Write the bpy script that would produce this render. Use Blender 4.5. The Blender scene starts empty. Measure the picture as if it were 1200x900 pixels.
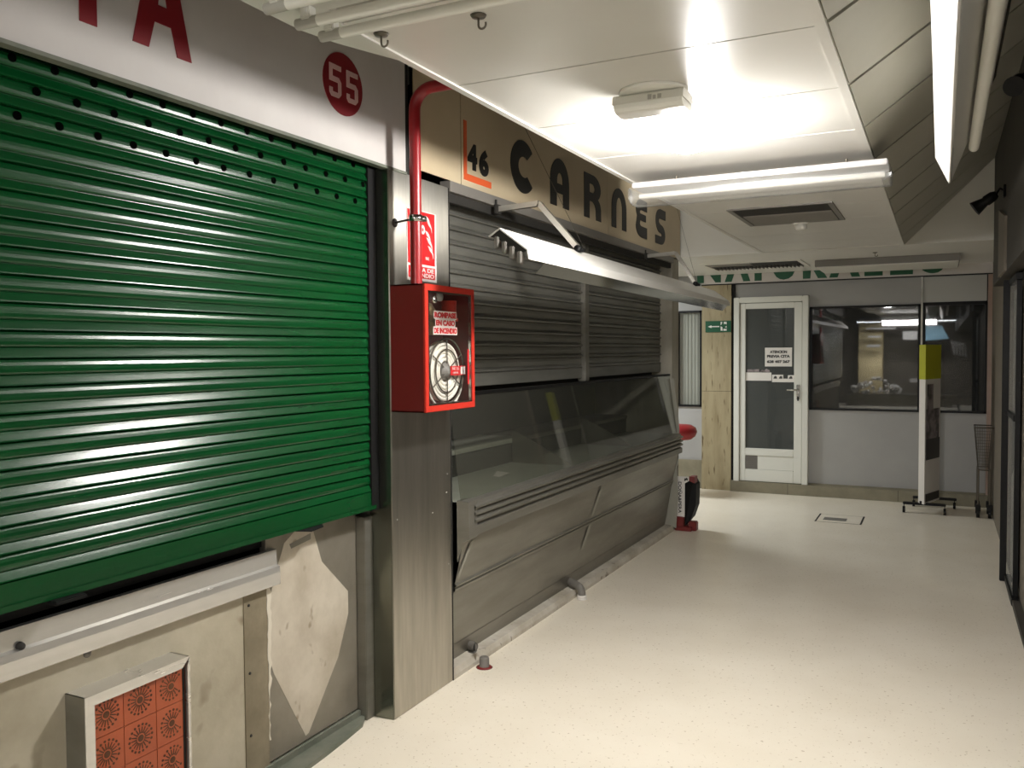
import bpy, bmesh, math, random
from mathutils import Vector, Matrix
random.seed(4)
PI = math.pi
scn = bpy.context.scene
COL = scn.collection

# ------------------------------------------------------------------ helpers
def lin(c):
    c = c / 255.0
    return c / 12.92 if c <= 0.04045 else ((c + 0.055) / 1.055) ** 2.4

def rgb(r, g, b):
    return (lin(r), lin(g), lin(b), 1.0)

MATS = {}
def mat(name, col, rough=0.5, metal=0.0, col2=None, nscale=6.0, lo=0.35, hi=0.75, stretch=(1, 1, 1),
        bump=0.0, bscale=60.0, spec=0.5, rvar=0.0, emit=None, estr=0.0, aniso=0.0, col3=None, n3=30.0, lo3=.6, hi3=.7, coat=0.0):
    m = bpy.data.materials.new(name)
    m.use_nodes = True
    nt = m.node_tree
    b = nt.nodes['Principled BSDF']
    b.inputs['Base Color'].default_value = rgb(*col)
    b.inputs['Roughness'].default_value = rough
    b.inputs['Metallic'].default_value = metal
    b.inputs['Specular IOR Level'].default_value = spec
    b.inputs['Coat Weight'].default_value = coat
    if aniso:
        b.inputs['Anisotropic'].default_value = aniso
        tg = nt.nodes.new('ShaderNodeTangent')
        tg.direction_type = 'RADIAL'; tg.axis = 'Z'
        nt.links.new(tg.outputs[0], b.inputs['Tangent'])
    if emit:
        b.inputs['Emission Color'].default_value = rgb(*emit)
        b.inputs['Emission Strength'].default_value = estr
    if col2 or rvar or bump or col3:
        tc = nt.nodes.new('ShaderNodeTexCoord')
        mp = nt.nodes.new('ShaderNodeMapping')
        mp.inputs['Scale'].default_value = stretch
        nt.links.new(tc.outputs['Object'], mp.inputs['Vector'])
        n = nt.nodes.new('ShaderNodeTexNoise')
        n.inputs['Scale'].default_value = nscale
        n.inputs['Detail'].default_value = 6
        n.inputs['Roughness'].default_value = 0.6
        nt.links.new(mp.outputs['Vector'], n.inputs['Vector'])
        last = None
        if col2:
            r = nt.nodes.new('ShaderNodeValToRGB')
            r.color_ramp.elements[0].position = lo
            r.color_ramp.elements[1].position = hi
            r.color_ramp.elements[0].color = rgb(*col)
            r.color_ramp.elements[1].color = rgb(*col2)
            nt.links.new(n.outputs['Fac'], r.inputs['Fac'])
            last = r.outputs['Color']
        if col3:
            n3_ = nt.nodes.new('ShaderNodeTexNoise')
            n3_.inputs['Scale'].default_value = n3
            n3_.inputs['Detail'].default_value = 2
            nt.links.new(mp.outputs['Vector'], n3_.inputs['Vector'])
            r3 = nt.nodes.new('ShaderNodeValToRGB')
            r3.color_ramp.elements[0].position = lo3
            r3.color_ramp.elements[1].position = hi3
            r3.color_ramp.elements[0].color = (0, 0, 0, 1)
            r3.color_ramp.elements[1].color = (1, 1, 1, 1)
            nt.links.new(n3_.outputs['Fac'], r3.inputs['Fac'])
            mx = nt.nodes.new('ShaderNodeMix')
            mx.data_type = 'RGBA'
            nt.links.new(r3.outputs['Color'], mx.inputs['Factor'])
            if last:
                nt.links.new(last, mx.inputs[6])
            else:
                mx.inputs[6].default_value = rgb(*col)
            mx.inputs[7].default_value = rgb(*col3)
            last = mx.outputs[2]
        if last:
            nt.links.new(last, b.inputs['Base Color'])
        if rvar:
            mr = nt.nodes.new('ShaderNodeMapRange')
            mr.inputs['To Min'].default_value = max(0.02, rough - rvar)
            mr.inputs['To Max'].default_value = min(1, rough + rvar)
            nt.links.new(n.outputs['Fac'], mr.inputs['Value'])
            nt.links.new(mr.outputs['Result'], b.inputs['Roughness'])
        if bump:
            nb = nt.nodes.new('ShaderNodeTexNoise')
            nb.inputs['Scale'].default_value = bscale
            nb.inputs['Detail'].default_value = 3
            nt.links.new(mp.outputs['Vector'], nb.inputs['Vector'])
            bp = nt.nodes.new('ShaderNodeBump')
            bp.inputs['Strength'].default_value = bump
            bp.inputs['Distance'].default_value = 0.01
            nt.links.new(nb.outputs['Fac'], bp.inputs['Height'])
            nt.links.new(bp.outputs['Normal'], b.inputs['Normal'])
    MATS[name] = m
    return m

def glass(name, tint=(255, 255, 255), film=0.0, filmcol=(120, 120, 120), rough=0.02, refl=1.0, graze=.95):
    """thin pane: mirror reflection by Fresnel over clear or filmed transmission"""
    m = bpy.data.materials.new(name)
    m.use_nodes = True
    nt = m.node_tree
    nt.nodes.clear()
    out = nt.nodes.new('ShaderNodeOutputMaterial')
    tr = nt.nodes.new('ShaderNodeBsdfTransparent')
    tr.inputs['Color'].default_value = rgb(*tint)
    df = nt.nodes.new('ShaderNodeBsdfDiffuse')
    df.inputs['Color'].default_value = rgb(*filmcol)
    m1 = nt.nodes.new('ShaderNodeMixShader')
    m1.inputs['Fac'].default_value = film
    nt.links.new(tr.outputs[0], m1.inputs[1])
    nt.links.new(df.outputs[0], m1.inputs[2])
    gl = nt.nodes.new('ShaderNodeBsdfGlossy')
    gl.inputs['Roughness'].default_value = rough
    fr = nt.nodes.new('ShaderNodeLayerWeight')
    pw = nt.nodes.new('ShaderNodeMath')
    pw.operation = 'POWER'
    pw.inputs[1].default_value = 5
    nt.links.new(fr.outputs['Facing'], pw.inputs[0])
    mu = nt.nodes.new('ShaderNodeMath')
    mu.operation = 'MULTIPLY_ADD'
    mu.use_clamp = True
    mu.inputs[1].default_value = graze
    mu.inputs[2].default_value = .045 * refl
    nt.links.new(pw.outputs[0], mu.inputs[0])
    m2 = nt.nodes.new('ShaderNodeMixShader')
    nt.links.new(mu.outputs[0], m2.inputs['Fac'])
    nt.links.new(m1.outputs[0], m2.inputs[1])
    nt.links.new(gl.outputs[0], m2.inputs[2])
    nt.links.new(m2.outputs[0], out.inputs['Surface'])
    MATS[name] = m
    return m

class MB:
    """collects shapes (with a material slot each) and links them as ONE mesh"""
    def __init__(s):
        s.v, s.f, s.mi, s.sm = [], [], [], []
    def add(s, vs, fs, mi=0, smooth=False):
        o = len(s.v)
        s.v += [tuple(p) for p in vs]
        s.f += [tuple(i + o for i in f) for f in fs]
        s.mi += [mi] * len(fs)
        s.sm += [smooth] * len(fs)
        return s
    def box(s, x0, x1, y0, y1, z0, z1, mi=0):
        x0, x1 = min(x0, x1), max(x0, x1); y0, y1 = min(y0, y1), max(y0, y1); z0, z1 = min(z0, z1), max(z0, z1)
        vs = [(x, y, z) for z in (z0, z1) for y in (y0, y1) for x in (x0, x1)]
        return s.add(vs, [(0, 2, 3, 1), (4, 5, 7, 6), (0, 1, 5, 4), (2, 6, 7, 3), (0, 4, 6, 2), (1, 3, 7, 5)], mi)
    def bbox(s, x0, x1, y0, y1, z0, z1, bev=0.004, mi=0):
        """bevelled box"""
        bm = bmesh.new()
        bmesh.ops.create_cube(bm, size=1)
        for v in bm.verts:
            v.co = Vector(((x0 + x1) / 2 + v.co.x * abs(x1 - x0), (y0 + y1) / 2 + v.co.y * abs(y1 - y0), (z0 + z1) / 2 + v.co.z * abs(z1 - z0)))
        bmesh.ops.bevel(bm, geom=list(bm.edges), offset=bev, segments=2, affect='EDGES')
        bm.verts.index_update()
        s.add([v.co.copy() for v in bm.verts], [[v.index for v in f.verts] for f in bm.faces], mi)
        bm.free()
        return s
    def prism(s, pts, d, mi=0):
        """polygon pts (3-D list) swept by vector d"""
        n = len(pts); d = Vector(d)
        a = [Vector(p) for p in pts]
        vs = a + [p + d for p in a]
        fs = [tuple(range(n))[::-1], tuple(range(n, 2 * n))]
        fs += [(i, (i + 1) % n, n + (i + 1) % n, n + i) for i in range(n)]
        return s.add(vs, fs, mi)
    def tube(s, pts, r, n=12, mi=0, caps=True):
        P = [Vector(p) for p in pts]
        rs = r if isinstance(r, (list, tuple)) else [r] * len(P)
        vs, fs = [], []
        t0 = (P[1] - P[0]).normalized()
        up = Vector((0, 0, 1)) if abs(t0.z) < 0.9 else Vector((1, 0, 0))
        u = t0.cross(up).normalized()
        for i, p in enumerate(P):
            t = ((P[min(i + 1, len(P) - 1)] - p).normalized() + (p - P[max(i - 1, 0)]).normalized())
            t = t.normalized() if t.length > 1e-6 else t0
            u = (u - t * u.dot(t)).normalized()
            w = t.cross(u)
            for k in range(n):
                a = 2 * PI * k / n
                vs.append(p + (u * math.cos(a) + w * math.sin(a)) * rs[i])
        for i in range(len(P) - 1):
            for k in range(n):
                fs.append((i * n + k, i * n + (k + 1) % n, (i + 1) * n + (k + 1) % n, (i + 1) * n + k))
        s.add(vs, fs, mi, True)
        if caps:
            o = len(vs)
            s.add(vs[:n], [tuple(range(n))[::-1]], mi)
            s.add(vs[-n:], [tuple(range(n))], mi)
        return s
    def lathe(s, prof, org, axis='z', n=28, mi=0, smooth=True):
        """prof: list of (radius, height along axis)"""
        vs, fs = [], []
        for r, h in prof:
            for k in range(n):
                a = 2 * PI * k / n
                c, d = r * math.cos(a), r * math.sin(a)
                p = {'z': (c, d, h), 'x': (h, c, d), 'y': (c, h, d)}[axis]
                vs.append((org[0] + p[0], org[1] + p[1], org[2] + p[2]))
        for i in range(len(prof) - 1):
            for k in range(n):
                fs.append((i * n + k, i * n + (k + 1) % n, (i + 1) * n + (k + 1) % n, (i + 1) * n + k))
        fs.append(tuple(range(n))[::-1]); fs.append(tuple(range((len(prof) - 1) * n, len(prof) * n)))
        return s.add(vs, fs, mi, smooth)
    def strip(s, prof, y0, y1, mi=0, smooth=False, ny=1):
        """open profile of (x, z) points swept along y"""
        vs, fs = [], []
        n = len(prof)
        for j in range(ny + 1):
            y = y0 + (y1 - y0) * j / ny
            vs += [(x, y, z) for x, z in prof]
        for j in range(ny):
            for i in range(n - 1):
                fs.append((j * n + i, j * n + i + 1, (j + 1) * n + i + 1, (j + 1) * n + i))
        return s.add(vs, fs, mi, smooth)
    def build(s, name, mats, parent=None, label=None):
        me = bpy.data.meshes.new(name)
        me.from_pydata(s.v, [], s.f)
        mats = mats if isinstance(mats, (list, tuple)) else [mats]
        for m in mats:
            me.materials.append(MATS[m] if isinstance(m, str) else m)
        me.polygons.foreach_set('material_index', s.mi)
        me.polygons.foreach_set('use_smooth', s.sm)
        bm = bmesh.new(); bm.from_mesh(me)
        bmesh.ops.recalc_face_normals(bm, faces=list(bm.faces))
        bm.to_mesh(me); bm.free()
        me.update()
        o = bpy.data.objects.new(name, me)
        COL.objects.link(o)
        if parent:
            o.parent = parent
            o.matrix_parent_inverse = Matrix.Translation(-parent.location)
        if label:
            o['label'] = label
        return o

def box(*a, **k):
    return MB().box(*a, **k)

def thing(name, label, cat, loc=(0, 0, 0), group=None):
    o = bpy.data.objects.new(name, None)
    o.empty_display_size = 0.1
    COL.objects.link(o)
    o.location = loc
    tag(o, label, cat, group)
    return o

def tag(o, label, cat, group=None):
    o['label'] = label
    o['category'] = cat
    if group:
        o['group'] = group
    return o

def struct(o):
    o['kind'] = 'structure'
    return o

def sname(name):
    o = bpy.data.objects.new(name, None)
    COL.objects.link(o)
    return struct(o)

# frames for flat lettering: origin, right, up (normal = right x up)
FR_LEFT = lambda x, y, z: Matrix(((0, 0, 1, x), (1, 0, 0, y), (0, 1, 0, z), (0, 0, 0, 1)))     # faces +X
FR_BACK = lambda x, y, z: Matrix(((1, 0, 0, x), (0, 0, -1, y), (0, 1, 0, z), (0, 0, 0, 1)))    # faces -Y

def flat(frame, loops, t=0.003):
    """closed 2-D outlines (even-odd fill) in a frame, thickness t -> (verts, faces)"""
    c = bpy.data.curves.new('outline', 'CURVE')
    c.dimensions = '2D'; c.fill_mode = 'BOTH'; c.extrude = t / 2
    for lp in loops:
        sp = c.splines.new('POLY')
        sp.points.add(len(lp) - 1)
        for i, p in enumerate(lp):
            sp.points[i].co = (p[0], p[1], t / 2, 1)
        sp.use_cyclic_u = True
    return _curve_mesh(c, frame)

def _curve_mesh(c, frame):
    o = bpy.data.objects.new('outline', c)
    COL.objects.link(o)
    dg = bpy.context.evaluated_depsgraph_get()
    me = bpy.data.meshes.new_from_object(o.evaluated_get(dg))
    vs = [frame @ v.co for v in me.vertices]
    fs = [tuple(p.vertices) for p in me.polygons]
    bpy.data.objects.remove(o); bpy.data.meshes.remove(me); bpy.data.curves.remove(c)
    return vs, fs

def text(frame, s, w=None, h=None, size=0.1, t=0.002, bold=0.0, center=True, spacing=1.0):
    """lettering scaled to width w and/or height h (cap height), centred on the frame origin"""
    c = bpy.data.curves.new('lettering', 'FONT')
    c.body = s; c.size = size; c.extrude = t / 2; c.offset = bold; c.space_character = spacing
    c.align_x = 'LEFT'; c.resolution_u = 4
    vs, fs = _curve_mesh(c, Matrix.Identity(4))
    x0, x1 = min(v.x for v in vs), max(v.x for v in vs)
    y0, y1 = min(v.y for v in vs), max(v.y for v in vs)
    sx = (w / (x1 - x0)) if w else None
    sy = (h / (y1 - y0)) if h else None
    sx = sx or sy or 1; sy = sy or sx
    cx, cy = ((x0 + x1) / 2, (y0 + y1) / 2) if center else (x0, y0)
    vs = [frame @ Vector(((v.x - cx) * sx, (v.y - cy) * sy, v.z + t / 2)) for v in vs]
    return vs, fs

def arc(cx, cy, rx, ry, a0, a1, n=16):
    return [(cx + rx * math.cos(math.radians(a0 + (a1 - a0) * i / n)), cy + ry * math.sin(math.radians(a0 + (a1 - a0) * i / n))) for i in range(n + 1)]

# ------------------------------------------------------------------ materials
mat('floor_terrazzo', (245, 236, 219), .30, col2=(236, 226, 207), nscale=1.6, rvar=.06, spec=.4, col3=(204, 190, 166), n3=60, lo3=.66, hi3=.70)
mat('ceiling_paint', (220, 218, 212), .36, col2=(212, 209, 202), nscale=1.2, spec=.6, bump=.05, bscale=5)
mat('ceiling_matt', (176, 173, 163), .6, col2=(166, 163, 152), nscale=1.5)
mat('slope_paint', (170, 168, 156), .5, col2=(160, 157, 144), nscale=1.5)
mat('bulkhead_paint', (220, 218, 210), .7, col2=(212, 209, 200), nscale=2)
mat('gap_dark', (38, 36, 32), .8)
mat('black_paint', (18, 18, 18), .6, spec=.2)
mat('recess_shade', (4, 5, 4), 1, spec=0)  # painted shade of the vent holes and the gap under the shutter
mat('cream_wall', (214, 196, 150), .6)
mat('canopy_blue', (150, 190, 210), .5)
mat('fascia_white', (205, 200, 196), .5, col2=(196, 190, 186), nscale=3, bump=.04, bscale=25)
mat('fascia_cream', (196, 180, 150), .5, col2=(186, 168, 138), nscale=2.2, bump=.02, bscale=15)
mat('sign_red', (128, 22, 30), .5)
mat('sign_pink', (206, 170, 166), .5)
mat('letter_black', (34, 32, 30), .5)
mat('letter_orange', (214, 92, 48), .5)
mat('shutter_green', (6, 66, 29), .24, col2=(5, 58, 26), nscale=3, spec=.42, rvar=.06, stretch=(1, .4, 4))
mat('shutter_grey', (118, 117, 110), .42, metal=.3, col2=(102, 101, 94), nscale=4, rvar=.1, stretch=(1, .5, 3))
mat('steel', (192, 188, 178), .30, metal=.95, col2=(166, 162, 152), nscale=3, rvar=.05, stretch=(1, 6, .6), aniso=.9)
mat('steel_side_reflection', (120, 122, 112), .22, metal=.95, rvar=.04, nscale=3)  # darker copy of the steel, the shutter's reflection put into its colour
mat('steel_dark', (150, 147, 138), .42, metal=.7, col2=(128, 125, 116), nscale=2.5, rvar=.08, stretch=(1, .5, 3))
mat('steel_worn', (150, 144, 132), .5, metal=.55, col2=(126, 120, 108), nscale=3.5, rvar=.1)
mat('steel_scraped', (206, 197, 181), .6, metal=.15, col2=(174, 163, 144), nscale=3.5, lo=.38, hi=.72, col3=(146, 131, 110), n3=9, lo3=.66, hi3=.74, stretch=(1, 1.3, 1.1))
mat('aluminium', (222, 219, 213), .26, metal=.65, col2=(206, 203, 196), nscale=4, rvar=.07, stretch=(1, .3, 4))
mat('cement', (184, 176, 156), .75, col2=(158, 149, 128), nscale=3.2, lo=.4, hi=.72, bump=.1, bscale=30, col3=(112, 98, 74), n3=7, lo3=.66, hi3=.78)
mat('cement_dark', (138, 128, 106), .8, col2=(112, 102, 82), nscale=6, bump=.15, bscale=30)
mat('paint_chip', (214, 206, 190), .8)
mat('tile_orange', (172, 84, 48), .4, col2=(156, 72, 40), nscale=5)
mat('tile_print', (62, 30, 12), .6, col2=(104, 62, 26), nscale=9)
mat('tile_joint', (120, 52, 28), .7)
mat('kerb_stone', (204, 198, 186), .6, col2=(164, 154, 136), nscale=5, bump=.1, bscale=30, col3=(110, 98, 80), n3=14, lo3=.66, hi3=.74)
mat('kerb_green', (120, 121, 108), .7, col2=(84, 92, 80), nscale=7, bump=.2, bscale=25)
mat('pipe_red', (150, 30, 34), .32, col2=(132, 26, 30), nscale=7)
mat('red_enamel_shaded', (118, 24, 24), .4)  # cabinet red with the shade of its sides put into the colour
mat('red_orange', (184, 48, 36), .35)
mat('red_inside', (150, 70, 74), .6)
mat('valve_red', (220, 56, 44), .4)
mat('brass', (196, 170, 128), .35, metal=.2)
mat('chrome', (190, 188, 184), .18, metal=1)
mat('white_plastic', (222, 220, 212), .4)
mat('lampshade_white', (214, 212, 206), .4)
mat('hose_white', (236, 232, 220), .6, col2=(222, 217, 202), nscale=12)
mat('sign_white', (224, 220, 214), .5)
mat('sign_fire', (196, 30, 34), .4)
mat('plastic_grey', (120, 116, 110), .5)
mat('pvc_grey', (112, 108, 102), .5)
mat('pier_plaster', (168, 164, 152), .7, col2=(138, 132, 118), nscale=5, stretch=(1, 1, .4), bump=.1, bscale=25)
mat('counter_base', (186, 188, 178), .45, col2=(170, 172, 162), nscale=6)
mat('counter_inside', (70, 70, 66), .5)
mat('marble_cream', (160, 148, 118), .4, col2=(132, 118, 88), nscale=5, lo=.4, hi=.8, stretch=(3, 3, .5), col3=(88, 70, 42), n3=9, lo3=.62, hi3=.72)
mat('panel_grey', (160, 159, 157), .5, col2=(152, 151, 149), nscale=2)
mat('panel_light', (176, 176, 172), .5)
mat('door_white', (216, 216, 208), .4)
mat('frame_black', (14, 14, 14), .5, spec=.25)
mat('base_stone', (134, 128, 108), .5, col2=(112, 106, 88), nscale=5)
mat('dark_room', (70, 73, 76), .8)
mat('door_film', (96, 100, 98), .5, col2=(78, 82, 80), nscale=40)
mat('curtain_grey', (150, 152, 142), .7, col2=(130, 132, 122), nscale=4, stretch=(6, 1, .3))
mat('exit_green', (14, 78, 52), .4)
mat('sign_green', (26, 84, 58), .5)
mat('yellow_green', (176, 178, 22), .5)
mat('poster_grey', (150, 140, 140), .5, col2=(84, 78, 78), nscale=7, lo=.45, hi=.6)
mat('poster_dark', (58, 56, 54), .5)
mat('wire_metal', (104, 98, 88), .4, metal=.7)
mat('pink_column', (168, 146, 134), .6, col2=(150, 126, 114), nscale=3)
mat('wall_dark', (66, 62, 55), .7, col2=(54, 51, 45), nscale=2)
mat('wall_mid', (120, 112, 100), .7)
mat('mirror_dark', (120, 120, 116), .08, metal=1)
mat('batten_grey', (176, 172, 170), .35)
mat('tube_glass', (232, 230, 222), .3)
mat('cap_grey', (176, 173, 165), .45)
mat('prism_cover', (206, 206, 202), .25, col2=(190, 190, 186), nscale=3, stretch=(1, 1, 1))
mat('lamp_glow', (255, 250, 238), .4, emit=(255, 252, 248), estr=390)
mat('red_vinyl', (140, 28, 34), .4)
mat('maroon_plastic', (112, 30, 28), .45)
mat('tape_grey', (150, 148, 136), .5)
glass('glass_clear', film=.015, filmcol=(150, 150, 140))
glass('glass_counter', film=.10, filmcol=(120, 120, 112), tint=(232, 233, 228))
glass('prism_clear', film=.12, filmcol=(205, 205, 200), rough=.25, refl=2.5)
glass('glass_case', film=.3, filmcol=(190, 190, 186), graze=.25)
glass('glass_dark', tint=(130, 134, 136), film=.16, filmcol=(110, 112, 112), refl=1.6)
glass('glass_film', tint=(150, 154, 152), film=.35, filmcol=(120, 124, 122))

# ------------------------------------------------------------------ key distances (metres); camera stands at x=0, y=0
XL = -2.18      # plane of the left fascias and of the pillar front
ZC = 2.53       # suspended ceiling
YB = 10.2       # far shop front
H = 1.65

# ------------------------------------------------------------------ setting
struct(box(-6.5, 2.5, -8, 11.8, -.1, 0).build('floor', 'floor_terrazzo'))

# suspended ceiling: panels with joints, an edge profile on each side
def tray():
    b = MB()
    ys = [-8.0] + [2.49 + .613 * k for k in range(-16, 9)] + [7.93]
    for a, c in zip(ys, ys[1:]):
        b.box(-1.44, -.31, a + .004, c - .004, ZC, ZC + .02)
    b.box(-1.44, -.31, -8, 7.93, ZC + .02, ZC + .03, 1)
    for x0, x1 in ((-1.46, -1.435), (-.315, -.285)):
        b.box(x0, x1, -8, 7.94, ZC - .006, ZC + .035)
    # tapered filler sheet beside the left edge
    b.prism([(-1.46, 2.22, ZC), (-1.545, 1.99, ZC), (-1.57, 1.87, ZC), (-1.57, -2, ZC), (-1.46, -2, ZC)], (0, 0, .012))
    return b
struct(tray().build('ceiling', ['ceiling_paint', 'gap_dark']))
# sloping boards rising to the right wall, joints run askew
def slope():
    b = MB()
    E0, E1, K = -.28, .37, .62
    P = lambda x, y, dz=0: (x - dz * .7, min(y, 7.95), ZC + (x - E0) + dz * .7)
    ys = [2.47 + .613 * k for k in range(-18, 10)]
    for a, c in zip(ys, ys[1:]):
        a += .012; c -= .012
        if a > 7.9: continue
        pts = [(E0, a), (E1, a + K), (E1, c + K), (E0, c)]
        if c > 7.94 or c + K > 7.95:
            q = []
            for i in range(4):
                p, r = pts[i], pts[(i + 1) % 4]
                if p[1] <= 7.94: q.append(p)
                if (p[1] - 7.94) * (r[1] - 7.94) < 0:
                    t = (7.94 - p[1]) / (r[1] - p[1]); q.append((p[0] + t * (r[0] - p[0]), 7.94))
            pts = q
        if len(pts) < 3: continue
        b.prism([P(*p) for p in pts], (-.012, 0, .012))
    bk = [P(E0, -8), P(E1, -8), P(E1, 7.95), P(E0, 7.95)]
    b.prism([(x - .014, y, z + .014) for x, y, z in bk], (-.01, 0, .01), 1)
    return b
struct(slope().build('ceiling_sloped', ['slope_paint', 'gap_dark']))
struct(box(-6.5, 2.5, -8, 7.95, 3.42, 3.5).build('ceiling_upper', 'ceiling_matt'))
struct(box(-6.5, 2.5, 7.95, 10.15, 2.54, 2.6).build('ceiling_passage', 'ceiling_paint'))
# bulkhead above the passage
struct(box(-6.5, 2.5, 7.95, 8.05, 2.6, 3.42).box(-6.5, 2.5, 7.935, 7.95, 2.525, 3.42).build('wall_bulkhead', 'bulkhead_paint'))
# walls that close the place off
struct(box(-3.7, -3.6, -8, 7.7, 0, 3.42).build('wall_left', 'wall_dark'))
struct(box(-6.5, 2.5, YB + 1.5, YB + 1.6, 0, 3.4).build('wall_shop', 'dark_room'))
struct(box(-6.6, -6.5, 7.8, 11.8, 0, 3.4).build('wall_passage', 'wall_mid'))
struct(box(.47, .6, 6.9, 10.2, 0, 2.54).box(.47, .6, 6.0, 6.9, 0, 2.15).build('wall_right', 'wall_mid'))
struct(box(.37, .6, -8, 7.93, 2.15, 3.42).build('wall_fascia', 'wall_dark'))
struct(box(1.4, 1.5, -8, 6.0, 0, 2.2).box(.6, 1.5, 6.0, 6.1, 0, 2.2).box(.6, 1.5, -8, 6.1, 2.15, 2.25).build('wall_stall', 'wall_dark'))

# far shop front: panels round the door and windows
def backwall():
    b = MB()
    y0, y1 = YB, YB + .06
    b.box(-6.5, -2.86, y0, y1, 0, 2.54)
    b.box(-2.86, -2.2, y0, y1, 2.13, 2.43)
    b.box(-2.86, -2.2, y0, y1, 0, .98)
    b.box(-2.55, -2.16, y0, y1, .98, 2.13)
    b.box(-2.16, -1.335, y0, y1, 2.27, 2.43)
    b.box(-2.2, -1.335, y0, y1, 0, .12)
    b.box(-1.335, -.19, y0, y1, .14, .975)
    b.box(-.187, .43, y0, y1, .14, .975)
    b.box(-1.335, -.19, y0, y1, 2.135, 2.43)
    b.box(-.175, .42, y0 - .012, y1, 2.15, 2.42, 1)
    b.box(-.187, .43, y0 + .01, y1, 2.135, 2.43, 2)
    b.box(-6.5, 2.5, y0, y1, 2.43, 3.3)
    b.box(-1.335, .43, y0, y1, 0, .14)
    b.box(.43, 2.5, y0, y1, 0, 2.43)
    return b
struct(backwall().build('wall_back', ['panel_grey', 'panel_light', 'frame_black']))
struct(box(-2.2, .5, YB - .08, YB, 0, .125).box(-2.2, .5, YB - .02, YB, .125, .14)
       .box(-1.552, -1.548, YB - .0805, YB - .079, 0, .125, 1).box(-.402, -.398, YB - .0805, YB - .079, 0, .125, 1)
       .build('baseboard_back', ['base_stone', 'gap_dark']))
struct(box(-6.5, -2.53, YB - .03, YB, 0, .34).build('baseboard_passage', 'base_stone'))
struct(MB().box(.43, .56, YB - .04, YB + .02, 0, 2.43).box(.475, .485, YB - .05, YB - .04, 0, 2.43).build('trim_1', 'pink_column'))

def window(n, x0, x1, z0, z1, fr=.022, gm='glass_dark', back='dark_room'):
    r = sname('window_%d' % n)
    f = MB()
    for a in ((x0, x1, z0, z0 + fr), (x0, x1, z1 - fr, z1), (x0, x0 + fr, z0, z1), (x1 - fr, x1, z0, z1)):
        f.box(a[0], a[1], YB - .02, YB + .05, a[2], a[3])
    f.build('window_frame', 'frame_black', r)
    box(x0 + fr, x1 - fr, YB + .012, YB + .018, z0 + fr, z1 - fr).build('pane', gm, r)
    return r
window(1, -1.33, -.2, .975, 2.135)
window(2, -.172, .43, .975, 2.135)
w3 = window(3, -2.86, -2.555, .98, 2.13, gm='glass_clear')
# curtain behind the small pane
cv = [(-2.86 + .3 * i / 24, YB + .05 + .012 * math.sin(i * 1.9)) for i in range(25)]
cm = MB().add([(x, y, z) for z in (.98, 2.13) for x, y in cv], [(i, i + 1, 26 + i, 25 + i) for i in range(24)], 0, True)
tag(cm.build('curtain', 'curtain_grey'), 'pale grey curtain behind the narrow window left of the marble pilaster', 'curtain')
struct(box(-.196, -.178, YB - .03, YB + .03, .14, 2.43).build('trim_2', 'steel_dark'))

# door
d = sname('door_1')
f = MB()
for a in ((-2.165, -2.1, .12, 2.265), (-1.4, -1.335, .12, 2.265), (-2.1, -1.4, 2.2, 2.265)):
    f.bbox(a[0], a[1], YB - .075, YB + .03, a[2], a[3], .006)
f.build('door_frame', 'door_white', d)
lf = MB()
lx0, lx1 = -2.095, -1.405
for a in ((lx0, lx0 + .062, .13, 2.195), (lx1 - .085, lx1, .13, 2.195), (lx0 + .062, lx1 - .085, 2.13, 2.195), (lx0 + .062, lx1 - .085, .43, .515), (lx0 + .062, lx1 - .085, .13, .27)):
    lf.bbox(a[0], a[1], YB - .055, YB - .005, a[2], a[3], .005)
lf.bbox(lx0 + .2, lx1 - .085, YB - .045, YB - .01, .27, .43, .004)
lf.build('door_leaf', 'door_white', d)
box(lx0 + .06, lx1 - .083, YB - .034, YB - .026, .51, 2.135).build('pane', 'glass_film', d)
vt = MB().box(lx0 + .062, lx0 + .2, YB - .04, YB - .012, .27, .43)
for k in range(9):
    vt.box(lx0 + .062, lx0 + .2, YB - .048, YB - .04, .277 + k * .017, .284 + k * .017)
vt.build('vent', 'plastic_grey', d)
MB().bbox(-1.462, -1.425, YB - .07, YB - .055, 1.09, 1.26, .005).tube([(-1.443, YB - .055, 1.2), (-1.443, YB - .1, 1.2), (-1.5, YB - .105, 1.2), (-1.56, YB - .105, 1.2)], .011).build('door_handle', 'chrome', d)
MB().bbox(-1.452, -1.434, YB - .076, YB - .07, 1.075, 1.125, .003).build('keyhole', 'frame_black', d)
struct(box(-2.09, -1.4, YB + .1, YB + .11, .12, 2.2).build('wall_lobby', 'door_film'))

# notice and strips stuck to the door glass
yn = YB - .036
n = thing('paper_notice', 'white A4 paper notice with black lettering taped to the door glass', 'notice', (-1.66, yn, 1.57))
MB().box(-1.815, -1.515, yn - .002, yn, 1.465, 1.68).build('sheet', 'sign_white', n)
tb = MB()
for s, w, z in (('ATENCION', .19, 1.632), ('PREVIA CITA', .255, 1.581), ('628 407 267', .255, 1.52)):
    tb.add(*text(FR_BACK(-1.665, yn - .002, z), s, w, .033, t=.001, bold=.006))
tb.build('lettering', 'letter_black', n)
s1 = thing('paper_strip', 'plain white strip sticker on the left of the door glass', 'sticker', (-1.88, yn, 1.35))
MB().box(-2.03, -1.742, yn - .002, yn, 1.3, 1.395).build('strip', 'sign_white', s1)
mb = MB().box(-2.015, -1.88, yn - .0018, yn, 1.4, 1.432)
mb.add(*flat(FR_BACK(-1.815, yn, 1.41), [[(-.06, -.01), (-.03, .018), (-.01, .006), (.015, .03), (.05, .012), (.06, -.01)]], .002))
mb.build('picture', 'poster_grey', s1)
s2 = thing('picture_strip', 'white strip sticker with four dark pictures beside the door handle', 'sticker', (-1.58, yn, 1.31))
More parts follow.
